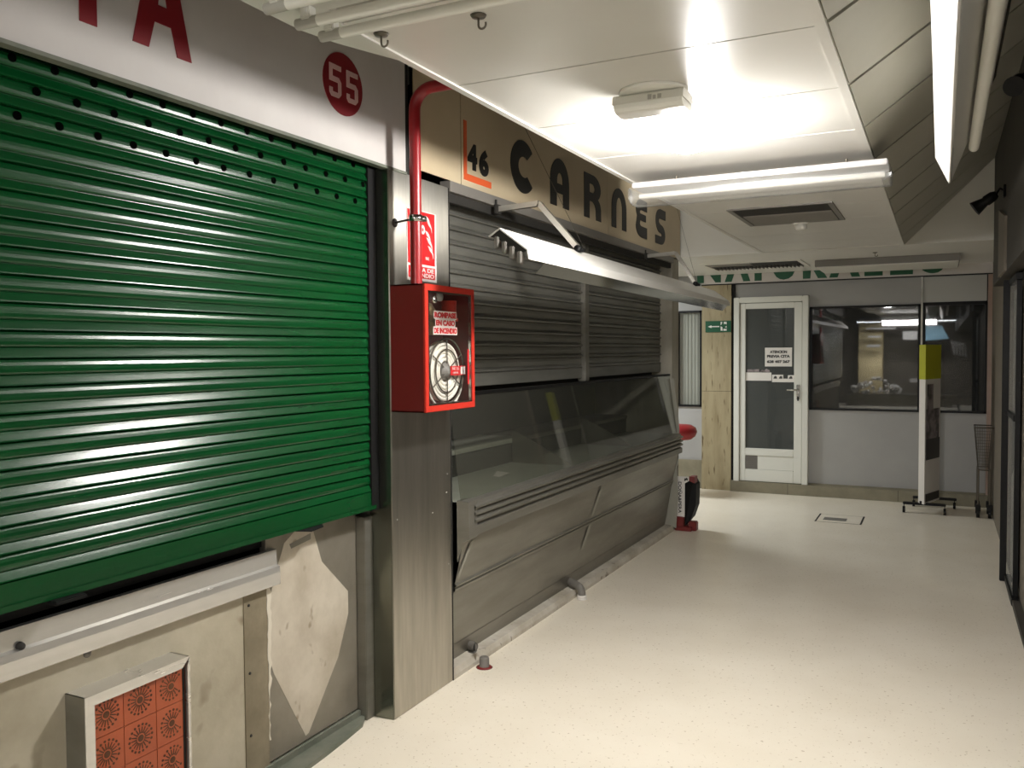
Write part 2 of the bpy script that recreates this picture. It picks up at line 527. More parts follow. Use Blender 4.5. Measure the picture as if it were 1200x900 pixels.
MB().box(-1.735, -1.44, yn - .002, yn, 1.285, 1.325).box(-1.735, -1.61, yn - .002, yn, 1.325, 1.37).box(-1.56, -1.45, yn - .002, yn, 1.325, 1.365).build('strip', 'sign_white', s2)
pb = MB()
for x in (-1.70, -1.64, -1.53, -1.475):
    pb.add(*flat(FR_BACK(x, yn - .002, 1.34), [[(-.02, -.015), (.022, -.015), (.016, .012), (0, .016), (-.012, .004)]], .001))
pb.build('picture', 'poster_dark', s2)

# NATURALES sign over the far shop
sg = thing('shop_sign', 'white sign band with cut-off green letters over the far shop front', 'sign', (-1.1, YB, 2.43))
box(-2.55, .5, YB - .05, YB, 2.432, 2.95).box(-2.55, .5, YB - .055, YB, 2.422, 2.432, 1).build('board', ['fascia_white', 'frame_black'], sg)
for ch, x0, x1 in (('N', -2.6, -2.32), ('A', -2.275, -1.98), ('T', -2.02, -1.765), ('U', -1.727, -1.481), ('R', -1.4, -1.14), ('A', -1.12, -.8), ('L', -.757, -.573), ('E', -.5, -.276), ('S', -.19, .03)):
    vs, fs = text(FR_BACK((x0 + x1) / 2, YB - .051, 2.452 + .18), ch, x1 - x0, .36, t=.004, bold=.006)
    MB().add(vs, fs).build('letter', 'sign_green', sg)

# marble pilaster with the exit sign
pl = MB().box(-2.545, -2.2, YB - .05, YB - .001, 0, 1.17).box(-2.545, -2.2, YB - .05, YB - .001, 1.174, 2.42).box(-2.54, -2.205, YB - .046, YB - .001, 1.17, 1.174, 1)
tag(pl.build('marble_pilaster', ['marble_cream', 'gap_dark']), 'cream veined marble pilaster left of the white door', 'pilaster')
struct(box(-2.2, -2.165, YB - .03, YB + .02, 0, 2.43).build('trim_3', 'frame_black'))
ex = thing('exit_sign', 'green emergency exit sign with white arrow on the marble pilaster', 'sign', (-2.35, YB - .05, 1.94))
MB().box(-2.5, -2.2, YB - .06, YB - .05, 1.868, 2.0).build('board', 'exit_green', ex)
eb = MB()
eb.add(*flat(FR_BACK(-2.38, YB - .06, 1.934), [[(-.09, 0), (-.05, .016), (-.045, .006), (.045, .006), (.045, -.006), (-.045, -.006), (-.05, -.016)]], .002))
# door shape with running man left dark
eb.add(*flat(FR_BACK(-2.285, YB - .06, 1.936), [[(-.035, .052), (-.015, .052), (-.02, .03), (-.035, .012)], [(0, .052), (.035, .052), (.035, .02), (.012, .03), (.004, .02)],
                                                [(-.035, .0), (-.015, -.01), (-.012, -.052), (-.035, -.05)], [(.035, .005), (.014, -.01), (.035, -.02)], [(-.003, -.03), (.035, -.03), (.035, -.052), (-.003, -.052)]], .002))
eb.build('pictogram', 'sign_white', ex)

# luminaires in the passage ceiling
r1 = thing('ceiling_luminaire', 'recessed dark louvred luminaire in the passage ceiling above the pilaster and door', 'ceiling light', (-1.7, 9.2, ZC))
b = MB()
for a in ((-2.24, -1.24, 8.82, 8.86), (-2.24, -1.24, 9.46, 9.5), (-2.24, -2.2, 8.86, 9.46), (-1.28, -1.24, 8.86, 9.46)):
    b.box(*a, 2.53, 2.545)
b.build('frame', 'white_plastic', r1)
box(-2.2, -1.28, 8.86, 9.46, 2.537, 2.539).build('recess', 'gap_dark', r1)
b = MB()
for k in range(23):
    b.box(-2.18 + k * .04, -2.177 + k * .04, 9.25, 9.46, 2.52, 2.537)
b.box(-2.2, -1.75, 8.9, 9.1, 2.53, 2.537)
b.build('louvre', 'plastic_grey', r1)
r2 = thing('ceiling_luminaire', 'long pale surface luminaire on the passage ceiling above the dark windows', 'ceiling light', (-.5, 9.2, ZC))
MB().bbox(-1.13, .15, 9.0, 9.75, 2.474, 2.54, .004).build('body', 'plastic_grey', r2)
MB().bbox(-1.12, .14, 9.02, 9.73, 2.464, 2.474, .003).build('diffuser', 'white_plastic', r2)

# ------------------------------------------------------------------ ceiling fittings
dl = thing('dome_lamp', 'lit white dome lamp under the suspended ceiling, the only light switched on', 'ceiling light', (-.885, 3.3, ZC))
MB().lathe([(.0, 0), (.06, 0), (.06, -.02), (.0, -.02)], (-.885, 3.3, ZC)).build('base', 'white_plastic', dl)
MB().lathe([(.0, -.02), (.085, -.022), (.098, -.04), (.1, -.06), (.095, -.08), (.078, -.097), (.045, -.108), (.0, -.112)], (-.885, 3.3, ZC)).build('diffuser', 'lamp_glow', dl)

# emergency luminaire
em = thing('ceiling_emergency_light', 'small white oblong emergency light on the suspended ceiling', 'emergency light', (-.88, 2.86, ZC))
MB().lathe([(.115, .001), (.118, -.006), (.11, -.012), (0.0, -.012)], (-.88, 2.85, ZC)).build('base_plate', 'white_plastic', em)
MB().prism([(-1.01, y, ZC + z) for y, z in ((2.81, -.012), (2.8, -.02), (2.797, -.044), (2.933, -.044), (2.93, -.02), (2.92, -.012))], (.245, 0, 0)).build('body', 'white_plastic', em)
MB().prism([(-1.006, y, ZC + z) for y, z in ((2.8, -.044), (2.803, -.056), (2.815, -.066), (2.83, -.07), (2.9, -.07), (2.915, -.066), (2.927, -.056), (2.93, -.044))], (.237, 0, 0)).build('diffuser', 'tube_glass', em)
MB().box(-.885, -.872, 2.7965, 2.799, ZC - .041, ZC - .024).box(-.867, -.857, 2.7965, 2.799, ZC - .041, ZC - .028).box(-.851, -.838, 2.7965, 2.799, ZC - .041, ZC - .026).build('faded_print', 'cap_grey', em)

# batten with clear prismatic cover across the corridor
bt = thing('batten_light', 'long unlit batten light with clear ribbed cover hung across the corridor', 'ceiling light', (-.8, 4.2, ZC))
MB().bbox(-1.375, -.215, 4.09, 4.28, 2.455, 2.48, .004).build('body', 'batten_grey', bt)
prof = [(4.085, 2.456), (4.07, 2.43), (4.075, 2.405), (4.1, 2.385), (4.15, 2.375), (4.22, 2.378), (4.27, 2.39), (4.29, 2.42), (4.285, 2.456)]
vs = []; fs = []
xs = [-1.39, -1.385] + [-1.385 + 1.175 * k / 40 for k in range(1, 40)] + [-.21, -.205]
for i, x in enumerate(xs):
    k = .97 if i in (0, len(xs) - 1) else 1
    for y, z in prof:
        vs.append((x, 4.18 + (y - 4.18) * k, 2.456 + (z - 2.456) * k))
np_ = len(prof)
for i in range(len(xs) - 1):
    fs += [(i * np_ + j, i * np_ + j + 1, (i + 1) * np_ + j + 1, (i + 1) * np_ + j) for j in range(np_ - 1)]
fs += [tuple(range(np_)), tuple(range((len(xs) - 1) * np_, len(xs) * np_))]
MB().add(vs, fs, 0, True).build('cover', 'prism_clear', bt)
MB().tube([(-1.36, 4.17, 2.425), (-.23, 4.17, 2.425)], .013, 14).build('tube', 'cap_grey', bt)
b = MB()
for x in (-1.2, -.4):
    b.tube([(x, 4.272, 2.47), (x, 4.272, ZC + .002)], .006, 8)
b.build('hanger', 'wire_metal', bt)

# air vent and smoke detector
av = thing('air_vent', 'recessed rectangular air vent in the suspended ceiling beyond the batten light', 'vent', (-.9, 5.8, ZC))
b = MB()
for a in ((-1.21, -.585, 5.43, 5.46), (-1.21, -.585, 6.17, 6.2), (-1.21, -1.18, 5.46, 6.17), (-.615, -.585, 5.46, 6.17)):
    b.box(*a, ZC - .008, ZC)
b.build('frame', 'plastic_grey', av)
box(-1.18, -.615, 5.46, 6.17, ZC - .003, ZC - .001).build('recess', 'gap_dark', av)
b = MB()
for k in range(20):
    y = 5.75 + k * .021
    b.prism([(-1.17, y, ZC - .003), (-1.17, y + .004, ZC - .003), (-1.17, y + .018, ZC - .01), (-1.17, y + .014, ZC - .01)], (.545, 0, 0))
b.build('grille', 'plastic_grey', av)
sd = thing('smoke_detector', 'round cream smoke detector on the ceiling behind the air vent', 'smoke detector', (-.87, 6.2, ZC))
MB().lathe([(.0, 0), (.055, 0), (.055, -.012), (.045, -.018), (.0, -.018)], (-.87, 6.2, ZC)).build('base', 'white_plastic', sd)
MB().lathe([(.042, -.018), (.04, -.045), (.03, -.055), (.0, -.055)], (-.87, 6.2, ZC)).build('sensor', 'white_plastic', sd)

# bare tubes fitting above the first stall
tf = thing('ceiling_tube_fitting', 'fitting with three bare unlit fluorescent tubes at top left of the corridor ceiling', 'ceiling light', (-.8, 1.68, ZC))
b = MB().box(-1.43, -.15, 1.5, 1.6, 2.495, 2.53).box(-1.43, -.15, 1.64, 1.72, 2.495, 2.525).box(-1.43, -.15, 1.755, 1.80, 2.495, 2.525).box(-1.43, -1.36, 1.5, 1.80, 2.497, 2.525)
b.build('body', 'lampshade_white', tf)
for y in (1.575, 1.685, 1.775):
    t_ = MB().tube([(-1.36, y, 2.458), (-.22, y, 2.458)], .0135, 16).build('tube', 'tube_glass', tf)
    MB().tube([(-1.425, y, 2.458), (-1.36, y, 2.458)], .0138, 16).build('end_cap', 'cap_grey', t_)
    MB().bbox(-1.405, -1.375, y - .018, y + .012, 2.462, 2.497, .004).build('lampholder', 'white_plastic', tf)

def hook(x, y, z, lab):
    h = thing('ceiling_hook', lab, 'hook', (x, y, z), 'metal hooks in the ceiling')
    MB().lathe([(.0, 0), (.022, 0), (.018, -.006), (0, -.008)], (x, y, z), n=16).build('plate', 'wire_metal', h)
    pts = [(x, y, z - .006), (x, y, z - .022)] + [(x + .011 - .011 * math.cos(a), y, z - .026 - .011 * math.sin(a)) for a in [PI * k / 8 for k in range(0, 10)]]
    MB().tube(pts, .003, 8).build('hook', 'wire_metal', h)
hook(-1.09, 2.0, ZC, 'small metal hook in the ceiling right of the bare tubes')
hook(-1.39, 1.99, ZC, 'small metal hook at the ceiling edge above the number 55')
hook(-.55, 8.56, 2.54, 'tiny bright hook on the passage ceiling before the long pale luminaire')

# mirror reflector lamp facing the right stall
rl = thing('reflector_lamp', 'long white trough lamp with mirrored inside and one tube at top right', 'lamp', (.1, 2, 2.5))
Y0, Y1 = -1.5, 3.8
prof = [(-.028, 2.403), (.021, 2.298), (.026, 2.30), (.176, 2.69), (.15, 2.70), (.0, 2.46)]
MB().prism([(x, Y0, z) for x, z in prof], (0, Y1 - Y0, 0)).build('housing', 'lampshade_white', rl)
MB().strip([(.027, 2.302), (.07, 2.43), (.178, 2.693)], Y0, Y1).build('reflector', 'mirror_dark', rl)
MB().tube([(.105, Y0 + .1, 2.425), (.105, Y1 - .03, 2.425)], .019, 16).build('tube', 'tube_glass', rl)
MB().bbox(.075, .135, Y0 + .05, Y0 + .1, 2.40, 2.47, .004).build('lampholder', 'white_plastic', rl)
MB().tube([(.1, 1, 2.6), (.1, 1, 2.93)], .006, 8).tube([(.1, 3.3, 2.6), (.1, 3.3, 2.93)], .006, 8).build('hanger', 'wire_metal', rl)

# ------------------------------------------------------------------ left: stall 55
s5 = thing('stall_sign', 'white stall fascia with red letters and number 55 in a red disc', 'sign', (XL, 1.5, 2.465))
MB().box(XL - .02, XL, -3, 3.3, 2.465, 3.3).box(XL - .03, XL + .006, -3, 3.3, 2.457, 2.469, 1).build('board', ['fascia_white', 'kerb_green'], s5)
for loops, y in (([[(0, 0), (.056, 0), (.056, .3), (.13, .3), (.13, .36), (-.074, .36), (-.074, .3), (0, .3)]], 1.653),
                 ([[(0, 0), (.058, 0), (.082, .085), (.146, .085), (.168, 0), (.226, 0), (.145, .36), (.08, .36)], [(.096, .14), (.113, .25), (.131, .14)]], 1.831),
                 ([[(-.2, 0), (-.145, 0), (-.145, .14), (-.11, .14), (-.055, 0), (.006, 0), (-.06, .16), (-.02, .2), (-.02, .32), (-.06, .36), (-.2, .36)], [(-.145, .2), (-.08, .2), (-.08, .3), (-.145, .3)]], 1.466)):
    MB().add(*flat(FR_LEFT(XL, y, 2.591), loops)).build('letter', 'sign_red', s5)
nd = MB().add(*flat(FR_LEFT(XL, 2.848, 2.738), [arc(0, 0, .128, .124, 0, 360, 40)[:-1]])).build('number_disc', 'sign_red', s5)
for yy in (2.794, 2.904):
    # squared-off five
    w, h, q = .074, .128, .019
    L = [[(-w / 2, h / 2), (w / 2, h / 2), (w / 2, h / 2 - q), (-w / 2 + q, h / 2 - q), (-w / 2 + q, .016), (w / 2 - .016, .016), (w / 2, 0), (w / 2, -h / 2 + .016), (w / 2 - .016, -h / 2), (-w / 2 + .012, -h / 2), (-w / 2, -h / 2 + .014), (-w / 2, -h / 2 + .034), (-w / 2 + q, -h / 2 + .034), (-w / 2 + q, -h / 2 + q), (w / 2 - q, -h / 2 + q), (w / 2 - q, -.004), (-w / 2, -.004)]]
    MB().add(*flat(FR_LEFT(XL + .003, yy, 2.738), L)).build('digit', 'sign_pink', nd)
struct(box(XL - .2, XL - .03, 3.3, 3.37, 2.465, 3.3).build('trim_4', 'gap_dark'))

# green roller shutter
XS = -2.255
gs = thing('roller_shutter', 'closed green slatted roller shutter of stall 55', 'roller shutter', (XS, 1, .96))
b = MB()
PIT = .0757; Z0 = 1.035
for k in range(20):
    zt = Z0 + PIT * (k + 1)
    pr_ = [(0, .0), (-.009, .004), (-.006, .03), (-.0025, .12), (.0, .24), (.0005, .36), (-.0005, .48), (-.003, .545), (-.008, .56), (-.008, .585), (-.004, .61), (-.0008, .70), (.0025, .80), (.0058, .90), (.0062, .945), (.003, .965), (-.011, .98), (-.009, 1.0)]
    if zt - PIT > 2.49: break
    b.strip([(XS + x, zt - PIT * t) for x, t in pr_[1:]], -3, 3.112)
# vent holes in the three upper slats, black discs that paint the dark inside
sl = b
for row, (zr, y00) in enumerate(((2.455, 1.50), (2.382, 1.568), (2.302, 1.51))):
    y = y00 - .125 * 4
    while y < 3.08:
        b.lathe([(.0, .0005), (.0125, .0005), (.0125, .0028), (.0, .0028)], (XS, y, zr), 'x', 14, 1, False)
        y += .1255
b.build('curtain', ['shutter_green', 'recess_shade'], gs)
MB().box(XS - .012, XS + .006, -3, 3.13, .975, 1.035).box(XS - .012, XS + .012, -3, 3.13, .958, .975).build('bottom_rail', 'shutter_green', gs)
MB().bbox(XS + .0, XS + .04, 1.56, 1.66, .945, .957, .003).build('pull_lug', 'black_paint', gs)
MB().prism([(XS + .006, 2.60, .955), (XS + .035, 2.66, .945), (XS + .03, 2.74, .949), (XS + .006, 2.76, .955)], (0, 0, .003)).build('pull_lug', 'black_paint', gs)
MB().box(XS - .05, XS + .010, 3.10, 3.156, .95, 2.46).build('guide_rail', 'black_paint', gs)
struct(box(XS - .15, XS - .1, -3, 3.16, .9, 2.9).box(XS - .06, XL - .025, -3, 3.16, 2.49, 2.5).build('wall_shutterbox', 'black_paint'))

# counter front below the shutter
XP = -2.335
cf = thing('stall_counter', 'stained beige and steel counter front below the green shutter', 'counter', (XP, 1, 0))
MB().box(XP - .06, XP, -3, 2.40, 0, .875).box(XP - .06, XP - .03, -3, 2.525, .86, .99, 1).build('cement_panel', ['cement', 'recess_shade'], cf)  # black strip above the panel paints the shade under the shutter
box(XP - .06, XP + .004, 2.40, 2.525, 0, .86).build('cover_strip', 'cement_dark', cf)
# broken paint edge along the strip
pts = []
z = .74
while z > .12:
    pts.append((random.uniform(-.002, .006), z)); z -= .02
rp = [(random.uniform(.012, .026), q) for _, q in pts][::-1]
rp = [(a - (.012 if q < .35 else 0), q) for a, q in rp]
MB().add(*flat(FR_LEFT(XP + .0005, 2.522, 0), [[(a, q) for a, q in pts] + rp], .006)).build('chipped_edge', 'paint_chip', cf, 'flaking white paint edge')
box(XP - .06, XP, 2.525, 3.098, .05, .96).build('steel_sheet', 'steel_worn', cf)
patch = [(2.63, .895), (2.70, .935), (2.80, .93), (2.86, .77), (3.035, .6), (3.035, .5), (2.96, .33), (2.76, .075), (2.74, .07), (2.56, .39), (2.535, .46), (2.528, .6), (2.56, .75)]
MB().add(*flat(FR_LEFT(XP, 0, 0), [patch], .001)).build('scraped_patch', 'steel_scraped', cf, 'pale scraped glue patch on the steel sheet')
MB().add(*flat(FR_LEFT(XP + .001, 0, 0), [[(2.66, .885), (2.79, .905), (2.79, .88), (2.67, .865)]], .001)).build('glue_smear', 'steel_dark', cf)
# aluminium ledge
b = MB()
b.strip([(XP, .888), (XP + .018, .886), (XP + .02, .828), (XP + .034, .822), (XP + .036, .8), (XP + .036, .752), (XP, .75)], -3, 2.565)
b.prism([(XP, 2.565, .888), (XP + .018, 2.565, .886), (XP + .02, 2.565, .828), (XP + .034, 2.565, .822), (XP + .036, 2.565, .8), (XP + .036, 2.565, .752), (XP, 2.565, .75)], (0, .0008, 0))
b.build('ledge_rail', 'aluminium', cf)
MB().lathe([(.0, 0), (.012, 0), (.010, .012), (0, .014)], (XP + .022, 1.515, .833), 'x', 12).build('bolt', 'gap_dark', cf)
MB().lathe([(.0, 0), (.013, 0), (.013, .004), (0.006, .010), (0, .01)], (XP, 1.742, .735), 'x', 12).build('wall_plug', 'plastic_grey', cf)
for z in (.70, .44, .2):
    MB().lathe([(.0, 0), (.006, 0), (.005, .003), (0, .003)], (XP + .004, 2.425, z), 'x', 10).build('screw', 'gap_dark', cf)

# framed box of orange tiles
tp = thing('tile_panel', 'aluminium framed panel of orange sunburst tiles on the counter front', 'tile panel', (XP, 1.9, .3))
XT = XP + .085
ty0, ty1, tz0, tz1 = 1.665, 2.06, .1, .638
b = MB()
fw = .032
b.prism([(XP, ty0, tz1), (XT, ty0, tz1), (XT, ty0 + .0, tz1 - .001), (XP, ty0, tz1 - .001)], (0, ty1 - ty0, 0))
b.box(XP, XT, ty0, ty0 + .004, tz0, tz1, 1).box(XP, XT, ty1 - .004, ty1, tz0, tz1)  # near side gets darker steel, its shade put into the colour
for lp in ([(ty0, tz1), (ty1, tz1), (ty1 - fw, tz1 - fw), (ty0 + fw, tz1 - fw)], [(ty0, tz0), (ty0, tz1), (ty0 + fw, tz1 - fw), (ty0 + fw, tz0 + fw)],
           [(ty1, tz1), (ty1, tz0), (ty1 - .01, tz0 + fw), (ty1 - .01, tz1 - fw)], [(ty1, tz0), (ty0, tz0), (ty0 + fw, tz0 + fw), (ty1 - fw, tz0 + fw)]):
    b.add(*flat(FR_LEFT(XT, 0, 0), [lp], .004))
b.build('frame', ['aluminium', 'steel_dark'], tp)
tb, pb2 = MB(), MB()
ts = .123
ya, zb = ty0 + fw, tz1 - fw
tb.box(XT - .02, XT - .013, ty0 + .01, ty1 - .006, tz0 + .01, tz1 - .01, 1)
for i in range(3):
    for j in range(4):
        yc0, zc0 = ya - .012 + ts * i, zb - ts * (j + 1) + .012
        if zc0 < tz0 + .02: continue
        tb.box(XT - .014, XT - .010, yc0 + .0012, min(yc0 + ts - .0012, ty1 - .022), zc0 + .0012, zc0 + ts - .0012)
        cy, cz = yc0 + ts / 2, zc0 + ts / 2
        F = FR_LEFT(XT - .010, cy, cz)
        pb2.add(*flat(F, [arc(0, 0, .011, .011, 0, 360, 12)[:-1]], .0008))
        for k in range(18):
            a = 2 * PI * k / 18
            c, s_ = math.cos(a), math.sin(a)
            R_ = lambda u, v: (u * c - v * s_, u * s_ + v * c)
            ln = .043
            tip = [R_(ln + .0045 * math.cos(q * PI / 3), .0045 * math.sin(q * PI / 3)) for q in range(6)]
            if cy + max(t[0] for t in tip) > ty1 - .024: continue
            pb2.add(*flat(F, [[R_(.0155, -.0024), R_(.036, -.0015), R_(.036, .0015), R_(.0155, .0024)], tip], .0008))
tb.build('tiles', ['tile_orange', 'tile_joint'], tp)
pb2.build('sunburst_print', 'tile_print', tp, 'brown sunburst pattern')
MB().box(XT - .03, XT - .009, ty1 - .021, ty1 - .012, tz0 + .03, tz1 - .034).build('side_gap', 'gap_dark', tp)

# steel channel post and the steel pillar
po = thing('channel_post', 'upright steel channel post at the end of the counter beside the pillar', 'post', (XP, 3.15, 0))
MB().bbox(XP - .04, -2.287, 3.1, 3.17, 0, .918, .003).build('channel', 'steel_dark', po)
MB().box(XP - .03, XP + .07, 3.172, 3.185, 0, .9).build('flange', 'steel_dark', po)
pi_ = thing('steel_pillar', 'tall stainless steel clad pillar between the two shutters', 'pillar', (XL, 3.4, 0))
MB().bbox(XL - .3, XL, 3.16, 3.675, 0, 2.462, .003).build('cladding', 'steel', pi_)
MB().box(XL - .12, XL - .004, 3.157, 3.159, .0, 2.46).build('reflection_sheet', 'steel_side_reflection', pi_)  # thin sheet added to carry the dark reflection on the near side
MB().box(XL - .02, XL + .002, 3.676, 3.682, 0, 2.46).build('edge_strip', 'gap_dark', pi_)
b = MB()
for y, z in ((3.2, .9), (3.63, .96), (3.5, .88), (3.64, 1.05), (3.645, .6)):
    b.lathe([(.0, 0), (.004, 0), (.003, .0012), (0, .0015)], (XL, y, z), 'x', 8)
b.build('rivets', 'sign_white', pi_)

# standpipe with clamp
PX, PY = -2.055, 3.185
fp = thing('fire_pipe', 'red fire standpipe rising from the hose cabinet and bending over the ceiling', 'pipe', (PX, PY, 1.93))
pts = [(PX, PY, 1.951), (PX, PY, 2.70)] + [(PX + .09 - .09 * math.cos(a), PY, 2.70 + .09 * math.sin(a)) for a in [PI / 2 * k / 8 for k in range(1, 9)]] + [(-.9, PY, 2.80)]
MB().tube(pts, .0255, 20).build('pipe', 'pipe_red', fp)
cl = MB().lathe([(.027, -.014), (.031, -.014), (.031, .014), (.027, .014)], (PX, PY, 2.235), n=20)
cl.bbox(PX + .01, PX + .035, PY + .02, PY + .04, 2.222, 2.248, .004).build('clamp', 'chrome', fp)
MB().tube([(XL, PY + .02, 2.228), (PX - .03, PY - .005, 2.232)], .005, 8).lathe([(.0, 0), (.02, 0), (.02, .004), (0, .004)], (XL, PY + .02, 2.228), 'x', 12).build('stud', 'gap_dark', fp)

# fire hose sign on the pillar
fs_ = thing('fire_hose_sign', 'red and white fire hose sign on the pillar behind the red pipe', 'sign', (XL, 3.42, 2.15))
box(XL, XL + .003, 3.3, 3.552, 1.985, 2.312).build('board', 'sign_white', fs_)
MB().box(XL + .003, XL + .0036, 3.304, 3.538, 2.062, 2.308).box(XL + .003, XL + .0036, 3.308, 3.538, 1.997, 2.052).build('red_field', 'sign_fire', fs_)
F = FR_LEFT(XL + .0036, 3.42, 2.19)
b = MB()
b.add(*flat(F, [[(-.02, .1), (-.008, .1), (-.008, -.085), (-.02, -.085)], [(-.035, .1), (-.027, .1), (-.027, -.085), (-.035, -.085)], arc(.012, .035, .018, .022, 0, 360, 14)[:-1], arc(.012, .035, .007, .009, 0, 360, 10)[:-1]], .001))
for dx, dz, sc in ((.06, .075, .8), (.075, .05, .9), (.06, .0, 1.0), (.075, -.035, 1.1), (.085, -.07, 1)):
    b.add(*flat(F, [[(dx + sc * u, dz + sc * v) for u, v in [(-.03, .035), (-.012, .012), (.008, .0), (.018, -.025), (.016, .0), (.004, .02), (-.01, .03)]]], .001))
b.build('pictogram', 'sign_white', fs_)
b = MB().add(*text(FR_LEFT(XL + .0036, 3.425, 2.037), 'BOCA DE', .2, .02, t=.001, bold=.002)).add(*text(FR_LEFT(XL + .0036, 3.424, 2.012), 'INCENDIO', .205, .02, t=.001, bold=.002))
b.add(*text(FR_LEFT(XL + .0036, 3.47, 2.094), 'BIE', .03, .014, t=.001))
b.build('lettering', 'sign_white', fs_)

# fire hose cabinet
CX0, CX1, CY0, CY1, CZ0, CZ1 = XL, -2.0, 3.165, 3.605, 1.388, 1.95
hc = thing('fire_hose_cabinet', 'red wall cabinet with glass front holding the fire hose', 'fire cabinet', (XL, 3.38, CZ0))
b = MB()
t_ = .006
b.box(CX0, CX1 - .012, CY0, CY0 + t_, CZ0, CZ1).box(CX0, CX1 - .012, CY1 - t_, CY1, CZ0, CZ1).box(CX0, CX1 - .012, CY0, CY1, CZ0, CZ0 + t_).box(CX0, CX1 - .012, CY0, CY1, CZ1 - t_, CZ1)
b.build('case', 'red_enamel_shaded', hc)
box(CX0 + .001, CX0 + .008, CY0 + t_, CY1 - t_, CZ0 + t_, CZ1 - t_).build('back_panel', 'red_inside', hc)
b = MB()
fw = .028
for a in ((CY0, CY1, CZ1 - fw, CZ1), (CY0, CY1, CZ0, CZ0 + fw), (CY0, CY0 + fw, CZ0 + fw, CZ1 - fw), (CY1 - fw, CY1, CZ0 + fw, CZ1 - fw)):
    b.bbox(CX1 - .012, CX1, *a, .002)
df = b.build('door_frame', 'red_orange', hc)
b = MB()
i0, i1, j0, j1 = CY0 + fw, CY1 - fw, CZ0 + fw, CZ1 - fw
for a in ((i0, i1, j1 - .008, j1), (i0, i1, j0, j0 + .008), (i0, i0 + .008, j0, j1), (i1 - .008, i1, j0, j1)):
    b.box(CX1 - .014, CX1 - .002, *a)
b.build('glazing_bead', 'chrome', df)
gl = box(CX1 - .009, CX1 - .006, i0 + .006, i1 - .006, j0 + .006, j1 - .006).build('pane', 'glass_clear', hc)
F0 = CX1 - .0055
b, b2 = MB(), MB()
for s, w, z in (('ROMPASE', .19, 1.818), ('EN CASO', .165, 1.783), ('DE INCENDIO', .2, 1.748)):
    b.add(*flat(FR_LEFT(F0, 3.345, z), [[(-w / 2 - .003, -.0178), (w / 2 + .003, -.0178), (w / 2 + .006, 0), (w / 2 + .003, .0178), (-w / 2 - .003, .0178), (-w / 2 - .006, 0)]], .0004))
    b2.add(*text(FR_LEFT(F0 + .0005, 3.345, z), s, w, .026, t=.0006, bold=.006))
b.build('sticker', 'sign_white', hc)
b2.build('lettering', 'sign_fire', hc)
MB().lathe([(.0, 0), (.018, 0), (.016, .006), (.0, .008)], (F0, CY0 + .085, 1.885), 'x', 16).build('lock', 'chrome', hc)
box(F0, F0 + .001, CY1 - .062, CY1 - .048, 1.5, 1.665).build('side_label', 'sign_fire', hc)

# hose reel inside
RX, RY, RZ, RR = -2.065, 3.435, 1.565, .15
hr = thing('hose_reel', 'white fire hose rolled on a wire reel inside the red cabinet', 'hose reel', (RX, RY, RZ))
b = MB()
N = 5 * 40
sp = []
for i in range(N + 1):
    a = 2 * PI * i / 40
    r = .048 + (.09) * i / N
    sp.append((RX - .015, RY + r * math.cos(a), RZ + r * math.sin(a)))
b.lathe([(.045, -.02), (RR - .012, -.02), (RR - .008, -.01), (RR - .012, .0), (.045, .0)], (RX - .015, RY, RZ), 'x', 40)
b.tube([(p[0] + .012, p[1], p[2]) for p in sp], .0095, 8)
b.build('hose', 'hose_white', hr)
b = MB()
for rr in (RR, RR - .05):
    b.tube([(RX + .012, RY + rr * math.cos(2 * PI * k / 40), RZ + rr * math.sin(2 * PI * k / 40)) for k in range(41)], .0035, 8)
for k in range(6):
    a = PI / 2 + PI * k / 3
    b.tube([(RX + .013, RY + .035 * math.cos(a), RZ + .035 * math.sin(a)), (RX + .012, RY + RR * math.cos(a), RZ + RR * math.sin(a))], .003, 8)
b.build('wire_rim', 'wire_metal', hr)
MB().lathe([(.012, CX0 + .008 - RX + .005), (.012, 0), (.04, 0), (.04, .012), (.026, .014), (.02, .03), (0, .03)], (RX - .005, RY, RZ), 'x', 24).build('hub_mount', 'plastic_grey', hr)
lb = box(RX + .026, RX + .028, RY + .005, RY + .145, RZ - .022, RZ + .022).build('tag', 'sign_fire', hr)
b = MB().add(*text(FR_LEFT(RX + .028, RY + .05, RZ + .01), 'BIE 25', .06, .012, t=.0005)).add(*text(FR_LEFT(RX + .028, RY + .05, RZ - .01), 'GIRAR', .05, .009, t=.0005)).box(RX + .028, RX + .0285, RY + .097, RY + .138, RZ - .018, RZ + .018)
b.build('lettering', 'sign_white', lb)
# loose loop of hose hanging around the reel
lp = [(RX + .0, RY + (RR + .014) * math.cos(a), RZ - .018 + (RR + .006) * math.sin(a)) for a in [math.radians(160 + 215 * k / 30) for k in range(31)]]
MB().tube(lp, .006, 10).build('loose_hose', 'hose_white', hr)
vl = thing('hose_valve', 'red valve with brass fittings at the top inside the hose cabinet', 'valve', (-2.06, 3.40, 1.83))
MB().lathe([(.0, .06), (.036, .06), (.034, -.02), (.042, -.02), (.042, -.035), (.0, -.035)], (-2.055, 3.46, 1.83)).build('handwheel', 'valve_red', vl)
MB().tube([(-2.055, 3.46, 1.80), (-2.055, 3.46, 1.735)], .022, 14).tube([(-2.06, 3.2, 1.85), (-2.06, 3.285, 1.85), (-2.06, 3.322, 1.82), (-2.06, 3.322, 1.73)], .026, 14).lathe([(.034, -.015), (.036, 0), (.034, .015)], (-2.06, 3.322, 1.775)).build('fittings', 'brass', vl)
MB().lathe([(.0, 0), (.022, 0), (.022, .012), (.0, .012)], (-2.05, 3.36, 1.905), 'x', 18).build('gauge', 'white_plastic', vl)

